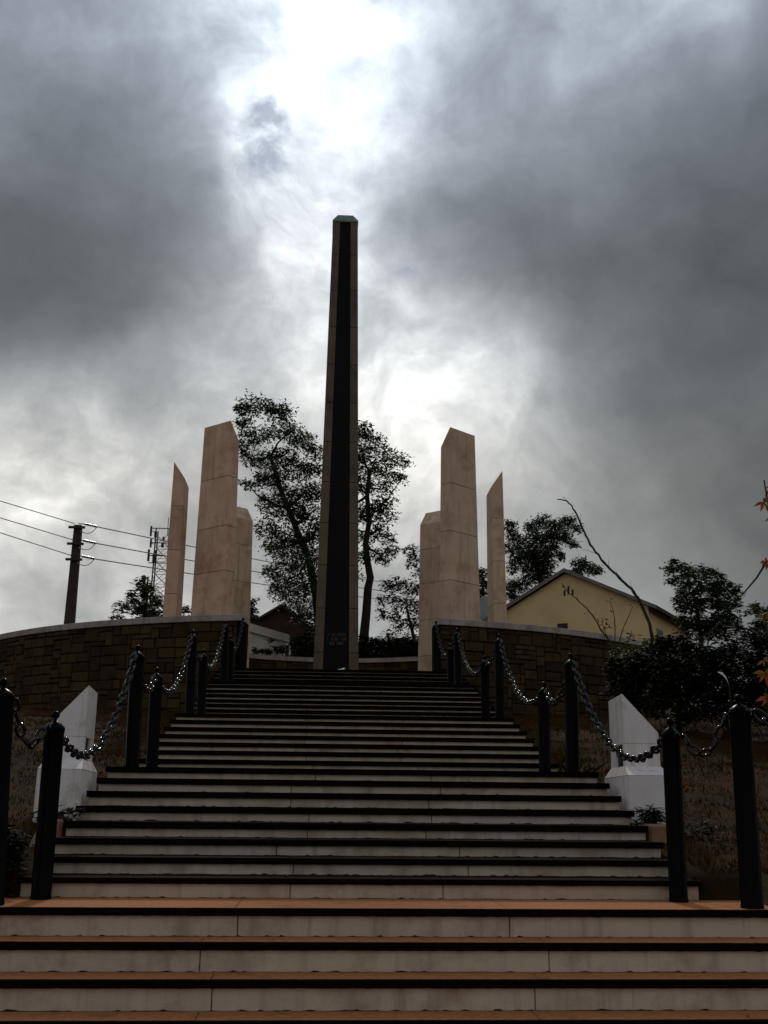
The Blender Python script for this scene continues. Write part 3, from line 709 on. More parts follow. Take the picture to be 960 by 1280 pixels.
# ------------------------------------------------------------------ yellow house
def house():
    ap = at(707.5, 712, 45); e = Vector((.834, -.55, 0)); n = Vector((.55, .834, 0)); hwid = 3.62; k = .5; Dp = 7.0
    o0 = Vector((ap.x, ap.y, 0)); za = ap.z
    t = thing('yellow_house', 'yellow rendered house with a low gable and grey roof edge behind the right wall', 'house', (ap.x, ap.y, 4))
    def Q(a, d, z): return o0 + e * a + n * d + Vector((0, 0, z))
    # walls
    vs = [Q(-hwid, 0, 3), Q(hwid, 0, 3), Q(hwid, 0, za - .16 - hwid * k), Q(0, 0, za - .16), Q(-hwid, 0, za - .16 - hwid * k)]
    vs += [p + n * Dp for p in vs]
    fs = [(0, 1, 2, 3, 4), (9, 8, 7, 6, 5)] + [(i, 5 + i, 5 + (i + 1) % 5, (i + 1) % 5) for i in range(5)]
    w = mesh('wall', vs, fs, M['yellow'], t)
    for s in (-1, 1):
        ov = .42; ll = hwid + ov; m = MB()
        a0, a1 = 0, s * ll
        vs = [Q(a0, -.22, za), Q(a1, -.22, za - ll * k), Q(a1, Dp + .3, za - ll * k), Q(a0, Dp + .3, za)]
        vs += [p + Vector((0, 0, -.09)) for p in vs]
        f = [(0, 1, 2, 3), (7, 6, 5, 4), (0, 4, 5, 1), (1, 5, 6, 2), (2, 6, 7, 3), (3, 7, 4, 0)]
        r = mesh('roof_slope', vs, f, M['roof'], t)
        vs = [Q(a0, -.28, za + .02), Q(a1, -.28, za - ll * k + .02), Q(a1, -.222, za - ll * k + .02), Q(a0, -.222, za + .02)]
        vs += [p + Vector((0, 0, -.17)) for p in vs]
        mesh('verge_board', vs, f, M['rooftrim'], t)
        # eaves board
        vs = [Q(s * (ll + .001), -.28, za - ll * k + .01), Q(s * (ll + .03), -.28, za - ll * k + .01), Q(s * (ll + .03), Dp + .3, za - ll * k + .01), Q(s * (ll + .001), Dp + .3, za - ll * k + .01)]
        vs += [p + Vector((0, 0, -.16)) for p in vs]
        mesh('fascia_board', vs, f, M['roof'], t)
    for dx in (-.19, 0, .19):
        c = -.0 + dx + .08; z0 = za - .95 - abs(dx) * .6; h = .36 if dx == 0 else .26
        m = MB(); vs = [Q(c - .045, -.012, z0 - h / 2), Q(c + .045, -.012, z0 - h / 2), Q(c + .045, -.012, z0 + h / 2), Q(c - .045, -.012, z0 + h / 2)]
        vs += [p + n * .03 for p in vs]; m.add(vs, [(0, 1, 2, 3), (0, 4, 5, 1), (1, 5, 6, 2), (2, 6, 7, 3), (3, 7, 4, 0)]); m.obj('vent_slot', M['darkwin_nicheshade'], t)
    p = at(705, 782, 45); a = (Vector((p.x, p.y, 0)) - o0).dot(e) - .1
    vs = [Q(a - .24, -.02, p.z - .3), Q(a + .24, -.02, p.z - .3), Q(a + .24, -.02, p.z + .12), Q(a - .24, -.02, p.z + .12)]; vs += [q + n * .05 for q in vs]
    m = MB(); m.add(vs, [(0, 1, 2, 3), (0, 4, 5, 1), (1, 5, 6, 2), (2, 6, 7, 3), (3, 7, 4, 0)]); m.obj('window', M['darkwin_nicheshade'], t)
    # side windows under the eaves
    for d in (1.6, 4.2):
        vs = [Q(hwid + .015, d - .5, 6.9), Q(hwid + .015, d + .5, 6.9), Q(hwid + .015, d + .5, 8.1), Q(hwid + .015, d - .5, 8.1)]; vs += [q - e * .03 for q in vs]
        m = MB(); m.add(vs, [(0, 1, 2, 3), (0, 4, 5, 1), (1, 5, 6, 2), (2, 6, 7, 3), (3, 7, 4, 0)]); m.obj('window', M['darkwin_nicheshade'], t)
house()

def box_house(name, label, cat, x0, x1, y0, y1, z0, z1, mw, rise=0, axis='y', mr=None, parapet=None):
    t = thing(name, label, cat, ((x0 + x1) / 2, (y0 + y1) / 2, z0))
    m = MB()
    if rise:
        xm = (x0 + x1) / 2
        vs = [(x0, y0, z0), (x1, y0, z0), (x1, y0, z1), (xm, y0, z1 + rise), (x0, y0, z1)]; vs += [(x, y1, z) for x, _, z in vs]
        m.add(vs, [(0, 1, 2, 3, 4), (9, 8, 7, 6, 5)] + [(i, 5 + i, 5 + (i + 1) % 5, (i + 1) % 5) for i in range(5)])
    else: m.box((x0, y0, z0), (x1, y1, z1))
    m.obj('wall', mw, t)
    if rise:
        for s in (-1, 1):
            xe = xm + s * ((x1 - x0) / 2 + .4); ze = z1 - .4 * rise / ((x1 - x0) / 2)
            m = MB(); vs = [(xm, y0 - .3, z1 + rise + .02), (xe, y0 - .3, ze + .02), (xe, y1 + .3, ze + .02), (xm, y1 + .3, z1 + rise + .02)]; vs += [(x, y, z + .14) for x, y, z in vs]
            m.add(vs, [(0, 1, 2, 3), (7, 6, 5, 4), (0, 4, 5, 1), (1, 5, 6, 2), (2, 6, 7, 3), (3, 7, 4, 0)]); m.obj('roof_slope', mr, t)
    return t
# white low building seen between left pylon and obelisk, running back to the right
def white_building():
    a = at(300, 779.5, 44); b = at(357.5, 790.5, 47.5)
    a.z = b.z = (a.z + b.z) / 2 if False else a.z
    zt = at(330, 785, 45.7).z
    e = Vector((b.x - a.x, b.y - a.y, 0)).normalized(); n = Vector((-e.y, e.x, 0)); L_ = (Vector((b.x, b.y, 0)) - Vector((a.x, a.y, 0))).length
    o0 = Vector((a.x, a.y, 0)) - e * .6
    t = thing('white_building', 'low white building with a thick parapet band behind the left of the obelisk', 'building', (a.x, a.y, 4))
    za, zb = a.z, at(357.5, 790.5, 47.5).z
    def bx(l0, l1, d0, d1, z0, z1, name, mt):
        zt_ = lambda l, z: z
        vs = [o0 + e * l + n * d + Vector((0, 0, z)) for z in (z0, z1) for l, d in ((l0, d0), (l1, d0), (l1, d1), (l0, d1))]
        m = MB(); m.add(vs, [(3, 2, 1, 0), (4, 5, 6, 7), (0, 1, 5, 4), (1, 2, 6, 5), (2, 3, 7, 6), (3, 0, 4, 7)]); m.obj(name, mt, t)
    bx(0, L_ + .6, 0, 5, 3, zt - .36, 'wall', M['whitewall'])
    bx(-.05, L_ + .7, -.14, 5.1, zt - .355, zt, 'parapet', M['whitewall'])
    for l in ():
        bx(l, l + .5, -.02, .02, zt - 1.7, zt - .95, 'window', M['darkwin_nicheshade'])
white_building()
p = at(352, 757, 56); p2 = at(322, 777, 56)
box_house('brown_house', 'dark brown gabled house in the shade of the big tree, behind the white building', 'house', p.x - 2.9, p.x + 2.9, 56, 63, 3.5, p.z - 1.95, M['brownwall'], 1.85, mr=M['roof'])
# small white bench top / sill of the house
p = at(362, 804, 50); m = MB(); m.bbox((p.x - .18, 50, p.z - .08), (p.x + .22, 50.3, p.z + .06), .01); m.box((p.x - .02, 50.1, 3.5), (p.x + .06, 50.2, p.z - .081)); o = m.obj('meter_box', M['whitewall']); meta(o, 'small white box on a post in front of the brown house', 'box')
# pale blue outbuilding in the gap between the two right pylons
p = at(604.5, 774, 52); pt = at(604.5, 745, 52)
box_house('pale_outbuilding', 'sliver of a pale blue outbuilding between the two right hand pylons', 'building', p.x - .06, p.x + .3, 52, 54, 3.5, pt.z, M['palewall'])
# ------------------------------------------------------------------ utility pole, wires, lattice mast
def utility_pole(Y, top, base, lab, w0, w1, levels, group):
    pt = at(*top, Y); pb = at(*base, Y)
    d = (pb.z - 3.5); x0 = pb.x + (pb.x - pt.x) * d / (pt.z - pb.z) 
    t = thing('utility_pole', lab, 'pole', (x0, Y, 3.5), group)
    def X(z): return x0 + (pt.x - x0) * (z - 3.5) / (pt.z - 3.5)
    m = MB(); vs = []
    for z in (3.5, pt.z):
        q = (z - 3.5) / (pt.z - 3.5); w = (w0 + (w1 - w0) * q) / 2
        vs += [(X(z) - w, Y - w, z), (X(z) + w, Y - w, z), (X(z) + w, Y + w, z), (X(z) - w, Y + w, z)]
    m.add(vs, [(3, 2, 1, 0), (4, 5, 6, 7), (0, 1, 5, 4), (1, 2, 6, 5), (2, 3, 7, 6), (3, 0, 4, 7)]); m.obj('post', M['pole'], t)
    ends = []
    for i, py in enumerate(levels):
        z = at(top[0], py, Y).z; x = X(z); s = 38 / Y * Y / 38
        m = MB(); m.box((x - .30, Y - .26, z - .16), (x + .30, Y - .17, z - .08)); m.obj('crossarm', M['steel'], t)
        m = MB(); m.tube([(x + .05, Y - .24, z + .02), (x + .22, Y - .24, z), (x + .30, Y - .24, z)], .018, 5); m.obj('shackle', M['steel'], t)
        m = MB(); a = Vector((x + .30, Y - .24, z)); b = Vector((x + .74, Y - .2, z - .08))
        n = 9
        for k in range(n):
            q0 = a.lerp(b, k / n); q1 = a.lerp(b, (k + .55) / n); q2 = a.lerp(b, (k + 1) / n)
            m.tube([q0, q1], [.055, .045], 8); m.tube([q1, q2], .022, 6)
        m.obj('insulator', M['insul'], t)
        m = MB(); pts = []
        for k in range(13):
            q = k / 12; pts.append(b.lerp(Vector((x + .12, Y - .22, z - .26)), q) + Vector((.05 * sin(pi * q), 0, -.16 * sin(pi * q))))
        m.tube(pts, .014, 5); m.obj('jumper_wire', M['wire'], t)
        ends.append((Vector((x - .1, Y - .24, z + .02)), b))
    return ends
lv = (657, 677.5, 697)
E1 = utility_pole(38, (98, 657), (87, 778), 'weathered square utility pole carrying three wires, left of the marble pylons', .40, .26, lv, 'utility poles')
E2 = utility_pole(112, (577, 738), (576, 775), 'second utility pole far off behind the broad right pylon', .5, .34, (741, 748, 757), 'utility poles')
names = ('topmost', 'middle', 'lowest')
leftp = [(-40, 614), (-40, 635), (-40, 653)]
midp = [(320, 696), (320, 712), (320, 727)]
for i in range(3):
    for seg in range(2):
        m = MB()
        if seg == 0: a, b = E1[i][0], at(leftp[i][0], leftp[i][1], 31)
        else: a, b = E1[i][1], E2[i][0]
        pts = []
        mid = at(midp[i][0], midp[i][1], 62) if seg else None
        for k in range(25):
            q = k / 24
            p = a.lerp(b, q)
            if seg:
                tq = (mid.x - a.x) / (b.x - a.x)
                pm = a.lerp(b, tq)
                # sag chosen so that the wire passes the right height
                yy = pm.y; zz = at(*midp[i], yy).z
                s_ = (pm.z - zz) / (4 * tq * (1 - tq)); p.z -= 4 * s_ * q * (1 - q)
            pts.append(p)
        m.tube(pts, .017 if seg == 0 else .022, 4)
        o = m.obj('power_line', M['wire']); meta(o, names[i] + (' power wire running off to the left picture edge' if seg == 0 else ' power wire running right behind the pylons'), 'wire', 'power wires')

def mast():
    Y = 150; xc = at(202, 700, Y).x; zt = at(201, 662, Y).z; w = 1.05
    t = thing('lattice_mast', 'steel lattice mast with antennas just left of the narrow left pylon', 'mast', (xc, Y, 5))
    cs = [(-w, -w), (w, -w), (w, w), (-w, w)]
    for cx, cy in cs:
        m = MB(); m.tube([(xc + cx * 1.25, Y + cy * 1.25, 4), (xc + cx * .9, Y + cy * .9, zt)], .09, 4); m.obj('leg', M['steel'], t)
    m = MB(); z = 8
    while z < zt - 1:
        s = 1.25 - .35 * (z - 4) / (zt - 4)
        P = [Vector((xc + a * s, Y + b * s, z)) for a, b in cs]; T_ = [p + Vector((0, 0, 1.9)) for p in P]
        for k in range(4):
            m.tube([P[k], P[(k + 1) % 4]], .035, 4); m.tube([P[k], T_[(k + 1) % 4]], .03, 4); m.tube([P[(k + 1) % 4], T_[k]], .03, 4)
        z += 1.9
    m.obj('bracing', M['steel'], t)
    rnd = random.Random(5)
    for (dx, py, h, ww) in ((-1.6, 667, 1.9, .35), (1.4, 668, 1.7, .3), (-.9, 671, 1.2, .5), (1.2, 677, 1.3, .5), (-1.5, 682, 1.6, .35), (.2, 684, .9, .5), (1.3, 686, 1.1, .4), (-1.7, 697, 2.2, .4), (-.9, 700, 1.7, .6), (1.2, 702, 1.2, .5), (-.8, 693, .8, .5), (.3, 676, .7, .4), (1.3, 694, .8, .4)):
        z = at(201, py, Y).z; m = MB(); ww *= .75; h *= .8; m.bbox((xc + dx - ww / 2, Y - 1.5, z - h / 2), (xc + dx + ww / 2, Y - 1.2, z + h / 2), .04)
        m.tube([(xc + dx, Y - 1.2, z), (xc + dx * .7, Y - .9, z)], .05, 4); m.obj('antenna_panel', M['steel'], t)
    m = MB()
    for py in (663, 681, 697, 706):
        z = at(201, py, Y).z; m.box((xc - 1.7, Y - 1.25, z - .06), (xc + 1.7, Y - 1.15, z + .06))
    m.obj('platform_rail', M['steel'], t)
    m = MB(); m.tube([(xc + .6, Y, zt - 1), (xc + .6, Y, zt + 1.9)], .05, 4); m.tube([(xc + 1.3, Y, zt - 1), (xc + 1.3, Y, zt + 1.2)], .12, 4); m.obj('whip_aerial', M['steel'], t)
mast()
# tiny distant mast tops over the left tree
m = MB(); p = at(184, 722, 120); m.box((p.x - .5, 120, p.z - 4), (p.x - .3, 120.2, p.z + .3)); m.box((p.x + .0, 120, p.z - 4), (p.x + .16, 120.2, p.z + .1)); m.bbox((p.x - .65, 119.8, p.z - .5), (p.x - .15, 120.1, p.z + .2), .03); m.tube([(p.x, 120.1, 5), (p.x, 120.1, p.z - 1)], .3, 6)
o = m.obj('chimney_stack', M['steel']); meta(o, 'tiny dark aerial poles poking above the small tree left of the mast', 'aerial')

# ------------------------------------------------------------------ trees and shrubs
def leaves(mb, c, rad, n, L_, W_, rnd, droop=.5, flat=.8, twig=12, tsp=None):
    """n small leaves in twig tufts within an uneven ellipsoid"""
    tsp = tsp or rad * .30
    for k in range(max(1, n // twig)):
        while True:
            d = Vector((rnd.uniform(-1, 1), rnd.uniform(-1, 1), rnd.uniform(-1, 1)))
            if .05 < d.length < 1: break
        d = d.normalized() * (d.length ** .55)
        tc = c + Vector((d.x * rad, d.y * rad, d.z * rad * flat))
        for q in range(twig):
            p = tc + Vector((rnd.gauss(0, tsp), rnd.gauss(0, tsp), rnd.gauss(0, tsp * .7)))
            a = rnd.uniform(0, 2 * pi); dz = rnd.uniform(-1, .35) * droop * 1.6
            l = Vector((cos(a), sin(a), dz)).normalized(); s = l.cross(Vector((rnd.uniform(-.6, .6), rnd.uniform(-.6, .6), 1))).normalized()
            ll = L_ * rnd.uniform(.45, 1.35); ww = W_ * rnd.uniform(.5, 1.25)
            mb.add([p, p + l * ll * .45 + s * ww / 2, p + l * ll, p + l * ll * .5 - s * ww / 2], [(0, 1, 2, 3)])
def tree(name, label, cat, Y, trunk, tr, clumps, seed, mt, bark, dens=1.0, Lp=6.5, Wp=2.6, depth=1.0, droop=.6, br=.05, group=None, rs=1.0, twig=12, sp=.30, zbase=3.4, parts=('crown', 'trunk')):
    """trunk: pixel path (from the foot up); clumps: pixel (x, y, r)"""
    rnd = random.Random(seed); mpp = Y / FPX
    tp = [at(x, y, Y) for x, y in trunk]
    foot = tp[0].copy(); foot.z = min(zbase, foot.z)
    tp = ([foot] if tp[0].z > zbase + .05 else []) + tp
    t = thing(name, label, cat, foot, group)
    m = MB(); n = len(tp)
    m.tube(tp, [tr * (1 - .62 * i / max(1, n - 1)) for i in range(n)], 9)
    nodes = [(p, tr * (1 - .62 * i / max(1, n - 1))) for i, p in enumerate(tp)][max(0, n - 4):]
    fine = []
    for i in range(len(nodes) - 1):
        for q in (0, .5): fine.append((nodes[i][0].lerp(nodes[i + 1][0], q), nodes[i][1]))
    fine.append(nodes[-1]); nodes = fine
    C = []
    for (x, y, r) in clumps:
        c = at(x + rnd.uniform(-1.5, 1.5), y + rnd.uniform(-1.5, 1.5), Y + rnd.uniform(-1, 1) * depth); C.append((c, r * mpp * rs))
    for c, r in sorted(C, key=lambda q: (q[0] - tp[-1]).length):
        best = min(nodes, key=lambda q: (q[0] - c).length + (.9 * max(0, q[0].z - c.z)))
        p0 = best[0]; r0 = min(best[1] * .72, br * 3); d = c - p0
        mid = p0 + d * .5 + Vector((rnd.uniform(-.12, .12) * d.length, rnd.uniform(-.12, .12) * d.length, -.10 * d.length + rnd.uniform(-.05, .1) * d.length))
        q1 = p0.lerp(mid, .5) + Vector((rnd.uniform(-.04, .04), 0, rnd.uniform(-.04, .04))) * d.length
        m.tube([p0, q1, mid, mid.lerp(c, .5) + Vector((0, 0, .03 * d.length)), c], [r0, r0 * .85, r0 * .7, r0 * .55, r0 * .42], 5)
        nodes.append((c, r0 * .55)); nodes.append((mid, r0 * .7))
        for k in range(3):   # twigs into the clump
            e = c + Vector((rnd.uniform(-1, 1), rnd.uniform(-1, 1), rnd.uniform(-.7, .9))) * r * .8
            m.tube([c, c.lerp(e, .5) + Vector((0, 0, .05 * r)), e], [r0 * .35 + .004, r0 * .22 + .003, .004], 4)
    m.obj(parts[1], M[bark], t)
    lb = MB()
    for c, r in C:
        area = pi * (r / mpp) ** 2
        nn = int(area / (Lp * Wp * .5) * 6.5 * dens)
        leaves(lb, c, r, max(nn, twig), Lp * mpp, Wp * mpp, rnd, droop, twig=twig, tsp=r * sp)
    lb.obj(parts[0], M[mt], t)
    return t
def sc(L_, ox, oy, k, rr=1.0): return [(ox + x / k, oy + y / k, r / k * rr) for x, y, r in L_]
big = sc([(440, 20, 45), (390, 45, 28), (545, 50, 42), (500, 30, 30), (400, 90, 30), (430, 150, 40), (500, 130, 40), (590, 130, 40), (640, 170, 42), (690, 210, 34), (395, 190, 24), (430, 240, 32), (500, 240, 46), (415, 335, 22), (460, 320, 38),
          (560, 220, 40), (610, 270, 46), (670, 280, 40), (530, 310, 40), (480, 390, 20), (560, 380, 46), (640, 370, 46), (690, 360, 36), (510, 430, 38), (590, 450, 56), (660, 460, 46), (495, 520, 38), (560, 560, 52), (640, 560, 56), (515, 600, 40), (590, 640, 56),
          (660, 670, 46), (510, 690, 32), (570, 720, 50), (650, 750, 50), (535, 770, 28), (600, 800, 44), (660, 830, 40), (690, 620, 36), (690, 520, 36), (620, 860, 34), (680, 900, 34), (700, 960, 36)], 180, 500, 3.2, 1.15)
tree('eucalyptus_tree', 'big loose crowned eucalyptus leaning left behind the obelisk', 'tree', 46, [(400, 820), (398, 775), (394, 735), (385, 695), (368, 655), (352, 615), (338, 570)], .24, big, 21, 'leaf', 'bark', .92, 5.8, 2.4, 2.4, sp=.30, group='eucalyptus trees behind the obelisk')
big2 = sc([(70, 150, 40), (110, 125, 34), (150, 170, 36), (110, 200, 40), (190, 215, 36), (240, 235, 36), (262, 315, 20), (235, 300, 32), (180, 275, 40), (120, 265, 40), (90, 330, 38), (195, 345, 32), (140, 350, 34), (200, 410, 36), (140, 430, 40), (200, 465, 36), (100, 470, 34),
           (170, 520, 36), (115, 555, 30), (210, 560, 28), (225, 605, 26), (165, 610, 28), (190, 645, 22), (95, 620, 30), (70, 700, 30), (60, 420, 40), (60, 250, 40), (50, 520, 40)], 420, 500, 3.2, 1.15)
tree('eucalyptus_tree', 'eucalyptus with a thick dark bent trunk right behind the obelisk, smaller crown', 'tree', 47, [(452, 822), (455, 795), (458, 765), (460, 735), (463, 722), (459, 700), (457, 680), (461, 655), (459, 620), (462, 590)], .25, big2, 22, 'leaf', 'bark', .8, 5.8, 2.4, 2.4, sp=.30, br=.06, group='eucalyptus trees behind the obelisk')
sm = sc([(300, 600, 32), (325, 640, 30), (290, 660, 20), (330, 690, 24), (210, 750, 30), (250, 735, 34), (300, 750, 36), (180, 800, 26), (230, 810, 38), (300, 820, 42), (185, 860, 26), (250, 880, 42), (320, 890, 34), (335, 760, 28), (155, 960, 24), (210, 950, 34), (280, 960, 44), (335, 960, 30), (340, 840, 30)], 420, 500, 3.2)
tree('small_tree', 'small thin leaved tree between the obelisk and the short right pylon', 'tree', 43, [(522, 822), (518, 800), (512, 775), (508, 758)], .12, sm, 23, 'leaf', 'bark', .75, 6.5, 2.6, 1.2, br=.03)
yt = sc([(65, 105, 28), (85, 160, 30), (60, 215, 22), (110, 200, 36), (180, 110, 32), (230, 90, 38), (290, 115, 38), (355, 95, 34), (395, 125, 22), (200, 175, 42), (255, 170, 40), (330, 170, 34), (385, 190, 22), (150, 240, 36), (215, 245, 46), (100, 275, 32), (155, 310, 38), (85, 325, 22), (215, 310, 40), (270, 235, 34), (265, 300, 30), (70, 400, 30), (120, 410, 34), (80, 445, 28), (180, 370, 36), (240, 350, 32), (420, 290, 30), (460, 320, 30), (505, 330, 22), (330, 265, 20), (400, 330, 30)], 620, 630, 4)
tree('gum_tree', 'broad dark clumped tree rising behind the yellow house roof', 'tree', 60, [(690, 800), (684, 760), (676, 725), (668, 700)], .35, yt, 24, 'leaf', 'bark', 1.4, 5.0, 2.3, 2.4, br=.05, rs=1.2)
tree('small_tree', 'dark tree glimpsed between the two right pylons', 'tree', 55, [(606, 790), (605, 750), (603, 735)], .15, [(603, 716, 8), (608, 728, 7), (600, 735, 9), (606, 748, 8), (598, 722, 9), (596, 750, 10)], 25, 'leaf', 'bark', 1.5, 5, 2.3)
rt = sc([(340, 150, 42), (290, 185, 34), (400, 190, 46), (470, 180, 50), (550, 205, 54), (620, 235, 48), (305, 240, 34), (380, 270, 46), (470, 270, 60), (560, 300, 60), (640, 300, 54), (715, 290, 34), (745, 335, 36), (400, 330, 34), (370, 390, 40), (450, 370, 56), (620, 380, 52), (690, 390, 50), (430, 440, 50), (510, 420, 40), (650, 450, 50), (730, 420, 40), (400, 500, 40), (480, 510, 60), (570, 530, 60), (660, 520, 60), (740, 500, 46), (540, 590, 60), (640, 600, 60), (440, 580, 50), (540, 370, 40)], 780, 680, 5.33)
tree('dark_tree', 'dense dark rounded tree beyond the hedge at the right, tallest on that side', 'tree', 34, [(880, 850), (876, 800), (872, 765), (866, 740)], .12, rt, 26, 'leaf', 'bark', 1.5, 6.5, 3.4, 1.6, br=.05, droop=.3, rs=1.15)
rt2 = sc([(860, 425, 42), (820, 470, 26), (915, 460, 44), (960, 480, 50), (890, 530, 44), (940, 560, 50), (1000, 440, 60), (1000, 560, 60), (880, 600, 30), (780, 560, 44), (800, 620, 40), (940, 640, 60)], 780, 680, 5.33)
tree('dark_tree', 'lower dark tree at the right picture edge behind the orange leaves', 'tree', 31, [(950, 850), (950, 810), (948, 785)], .18, rt2, 27, 'leaf', 'bark', 1.4, 6.5, 3.2, 1.4, br=.04, droop=.3)
lt = sc([(430, 632, 14), (455, 600, 24), (490, 560, 26), (530, 520, 28), (560, 545, 34), (500, 600, 36), (550, 600, 36), (590, 570, 28), (600, 615, 30), (455, 640, 20), (640, 640, 26), (690, 610, 20), (712, 600, 10), (690, 640, 20), (540, 640, 34)], 0, 560, 3)
tree('small_tree', 'round green tree above the left wall beneath the lattice mast', 'tree', 42, [(183, 800), (182, 770), (181, 755)], .14, lt, 28, 'leaf2', 'bark', 1.4, 6, 3, 1.2, br=.03, droop=.3)
tree('small_tree', 'dark sliver of a tree just right of the left short pylon', 'tree', 50, [(309, 800), (310, 775), (311, 760)], .12, [(312, 752, 7), (315, 762, 6), (310, 770, 8), (318, 773, 4), (306, 758, 9), (313, 779, 7)], 29, 'leaf', 'bark', 1.5, 5, 2.6, .6, br=.03)
# plants on the far side of the low wall
for i, (xs, lab) in enumerate((((318, 327), 'low dark plant left end above the back wall, before the white building'), ((334, 358), 'taller spiky dark plant above the back wall before the white building'))):
    cl = []
    rnd = random.Random(40 + i)
    for k in range(5 if i == 0 else 12):
        q = rnd.random(); x = xs[0] + (xs[1] - xs[0]) * q; cl.append((x, rnd.uniform(808, 817) if (i == 0 or abs(x - 337) > 5) else rnd.uniform(799, 816), 3.6))
    tree('garden_plant', lab, 'plant', 38.5, [((xs[0] + xs[1]) / 2, 822), ((xs[0] + xs[1]) / 2, 815)], .03, cl, 41 + i, 'leafbush', 'bark_light', 1.0, 5, 2.2, .3, br=.015, zbase=3.4, parts=('foliage', 'stem'))
hd = [(x, y, 8) for x in range(452, 532, 8) for y in (806, 814, 822)] + [(455, 796, 6), (475, 801, 5), (500, 800, 6), (520, 803, 6)]
tree('hedge', 'dark clipped hedge above the back wall, right of the obelisk', 'hedge', 39.5, [(490, 826), (490, 815)], .06, hd, 45, 'leafbush', 'bark', 1.6, 5, 3, .5, br=.02, zbase=3.4, parts=('foliage', 'stem'))
hd = [(x, y, 8) for x in range(372, 402, 8) for y in (800, 808, 816)]
tree('hedge', 'short dark bush touching the left side of the obelisk above the back wall', 'hedge', 41.5, [(388, 826), (388, 815)], .06, hd, 46, 'leafbush', 'bark', 1.3, 5, 3, .5, br=.02, zbase=3.4, parts=('foliage', 'stem'))

# hedge shrubs before the right wall
def shrub(label, Y, x0, x1, ytop, ybot, seed, step=15, r=12, mt='leafbush', Lp=8, Wp=4.2, dens=1.9, zb=None, name='shrub', dp=.8):
    rnd = random.Random(seed); cl = []
    x = x0
    while x <= x1:
        yt = ytop(x) if callable(ytop) else ytop
        y = yt + r * .5
        while y < ybot + 6:
            cl.append((x + rnd.uniform(-4, 4), y + rnd.uniform(-4, 4), r * rnd.uniform(.8, 1.2))); y += step
        x += step
    xm = (x0 + x1) / 2
    g = at(xm, ybot, Y); z = terr(g.x, Y) if zb is None else zb
    return tree(name, label, 'shrub', Y, [(xm, ybot), (xm + 2, (ybot + (ytop(xm) if callable(ytop) else ytop)) / 2)], .05, cl, seed, mt, 'bark', dens, Lp, Wp, dp, br=.015, droop=.4, zbase=z, parts=('foliage', 'stem'), sp=.42)
shrub('dark spreading bush against the right stone wall, nearest the stairs', 19.5, 772, 815, lambda x: 822 - (x - 762) * .16 + 8 * abs(sin(x * .21)), 872, 51)
shrub('tall dark bush in the middle of the right hand thicket with a green top', 18.6, 822, 872, lambda x: 802 + 6 * sin(x * .3), 888, 52, mt='leafbush')
shrub('dark bush at the right of the thicket behind the tall front bollard', 17.5, 884, 930, lambda x: 812 + 8 * sin(x * .17), 892, 53)
shrub('dark bush cut by the right picture edge', 16.5, 942, 1000, lambda x: 800 + 9 * sin(x * .2), 900, 54)
shrub('light green topped shrub poking out above the right wall coping', 21.0, 770, 880, lambda x: 804 + 7 * sin(x * .13) + (x > 830) * 4, 818, 55, mt='leaf2', dens=.7, r=9, Lp=8, Wp=3.6)
shrub('low straggly undergrowth on the slope between the two right front bollards', 9.8, 862, 905, lambda x: 1015 + 25 * abs(sin(x * .09)), 1108, 56, dens=.42, r=12, Lp=10, Wp=4, dp=.5)
shrub('dark leafy bush in the lower left corner beside the lowest landing', 8.3, -16, 20, lambda x: 1034 + max(0, x) * .5, 1112, 57, r=13, Lp=12, Wp=5.5, dens=1.5, dp=.15, zb=.0)
shrub('small dark tufted plant at the foot of the right white pillar', 9.72, 799, 829, lambda x: 1010 + 3 * sin(x), 1026, 58, r=6, step=8, Lp=15, Wp=2.6, dens=1.0, dp=.1, zb=.5)
shrub('small dark plant at the foot of the left white pillar beside the steps', 9.6, 56, 94, lambda x: 1012 + 3 * sin(x), 1022, 59, r=6, step=9, Lp=13, Wp=3, dens=.7, dp=.1, zb=.5)

# arching bare stems
def stem(label, pts, Y, r0, r1, nm='bare_stem', twigs=0, seed=0, lf=None, dy=0):
    rnd = random.Random(seed)
    P = [at(x, y, Y + dy * i / max(1, len(pts) - 1)) for i, (x, y) in enumerate(pts)]
    S = []
    for i in range(len(P) - 1):
        p_1 = P[max(i - 1, 0)]; p0 = P[i]; p1 = P[i + 1]; p2 = P[min(i + 2, len(P) - 1)]
        for q in range(5):
            t_ = q / 5; S.append(.5 * ((2 * p0) + (p1 - p_1) * t_ + (2 * p_1 - 5 * p0 + 4 * p1 - p2) * t_ * t_ + (3 * p0 - p_1 - 3 * p1 + p2) * t_ ** 3))
    S.append(P[-1]); n = len(S)
    for i in range(1, n - 1): S[i] = S[i] + Vector((rnd.gauss(0, 1), rnd.gauss(0, 1), rnd.gauss(0, 1))) * r1 * .5
    t = thing(nm, label, 'plant', P[0])
    m = MB(); m.tube(S, [(r0 + (r1 - r0) * i / (n - 1)) * (1.18 if i % 5 == 0 else 1) for i in range(n)], 6)
    for i in range(3, n - 3, 4):
        d = (S[i + 1] - S[i]).normalized(); q = Vector((rnd.uniform(-1, 1), rnd.uniform(-.6, .6), rnd.uniform(-.4, 1))).normalized(); L_ = rnd.uniform(3, 7) * r0
        e = S[i] + (d * .7 + q) * L_; m.tube([S[i], S[i].lerp(e, .5) + d * L_ * .1, e], [r1 * .55, r1 * .4, .002], 4)
    m.obj('stem', M['bark_light'], t)
    if lf:
        lb = MB()
        for k in range(lf): 
            p = S[rnd.randrange(n // 3, n)]; leaves(lb, p, .05, 3, 6 * Y / FPX, 3 * Y / FPX, rnd, twig=3, tsp=.04)
        lb.obj('foliage', M['leafbush'], t)
    return t
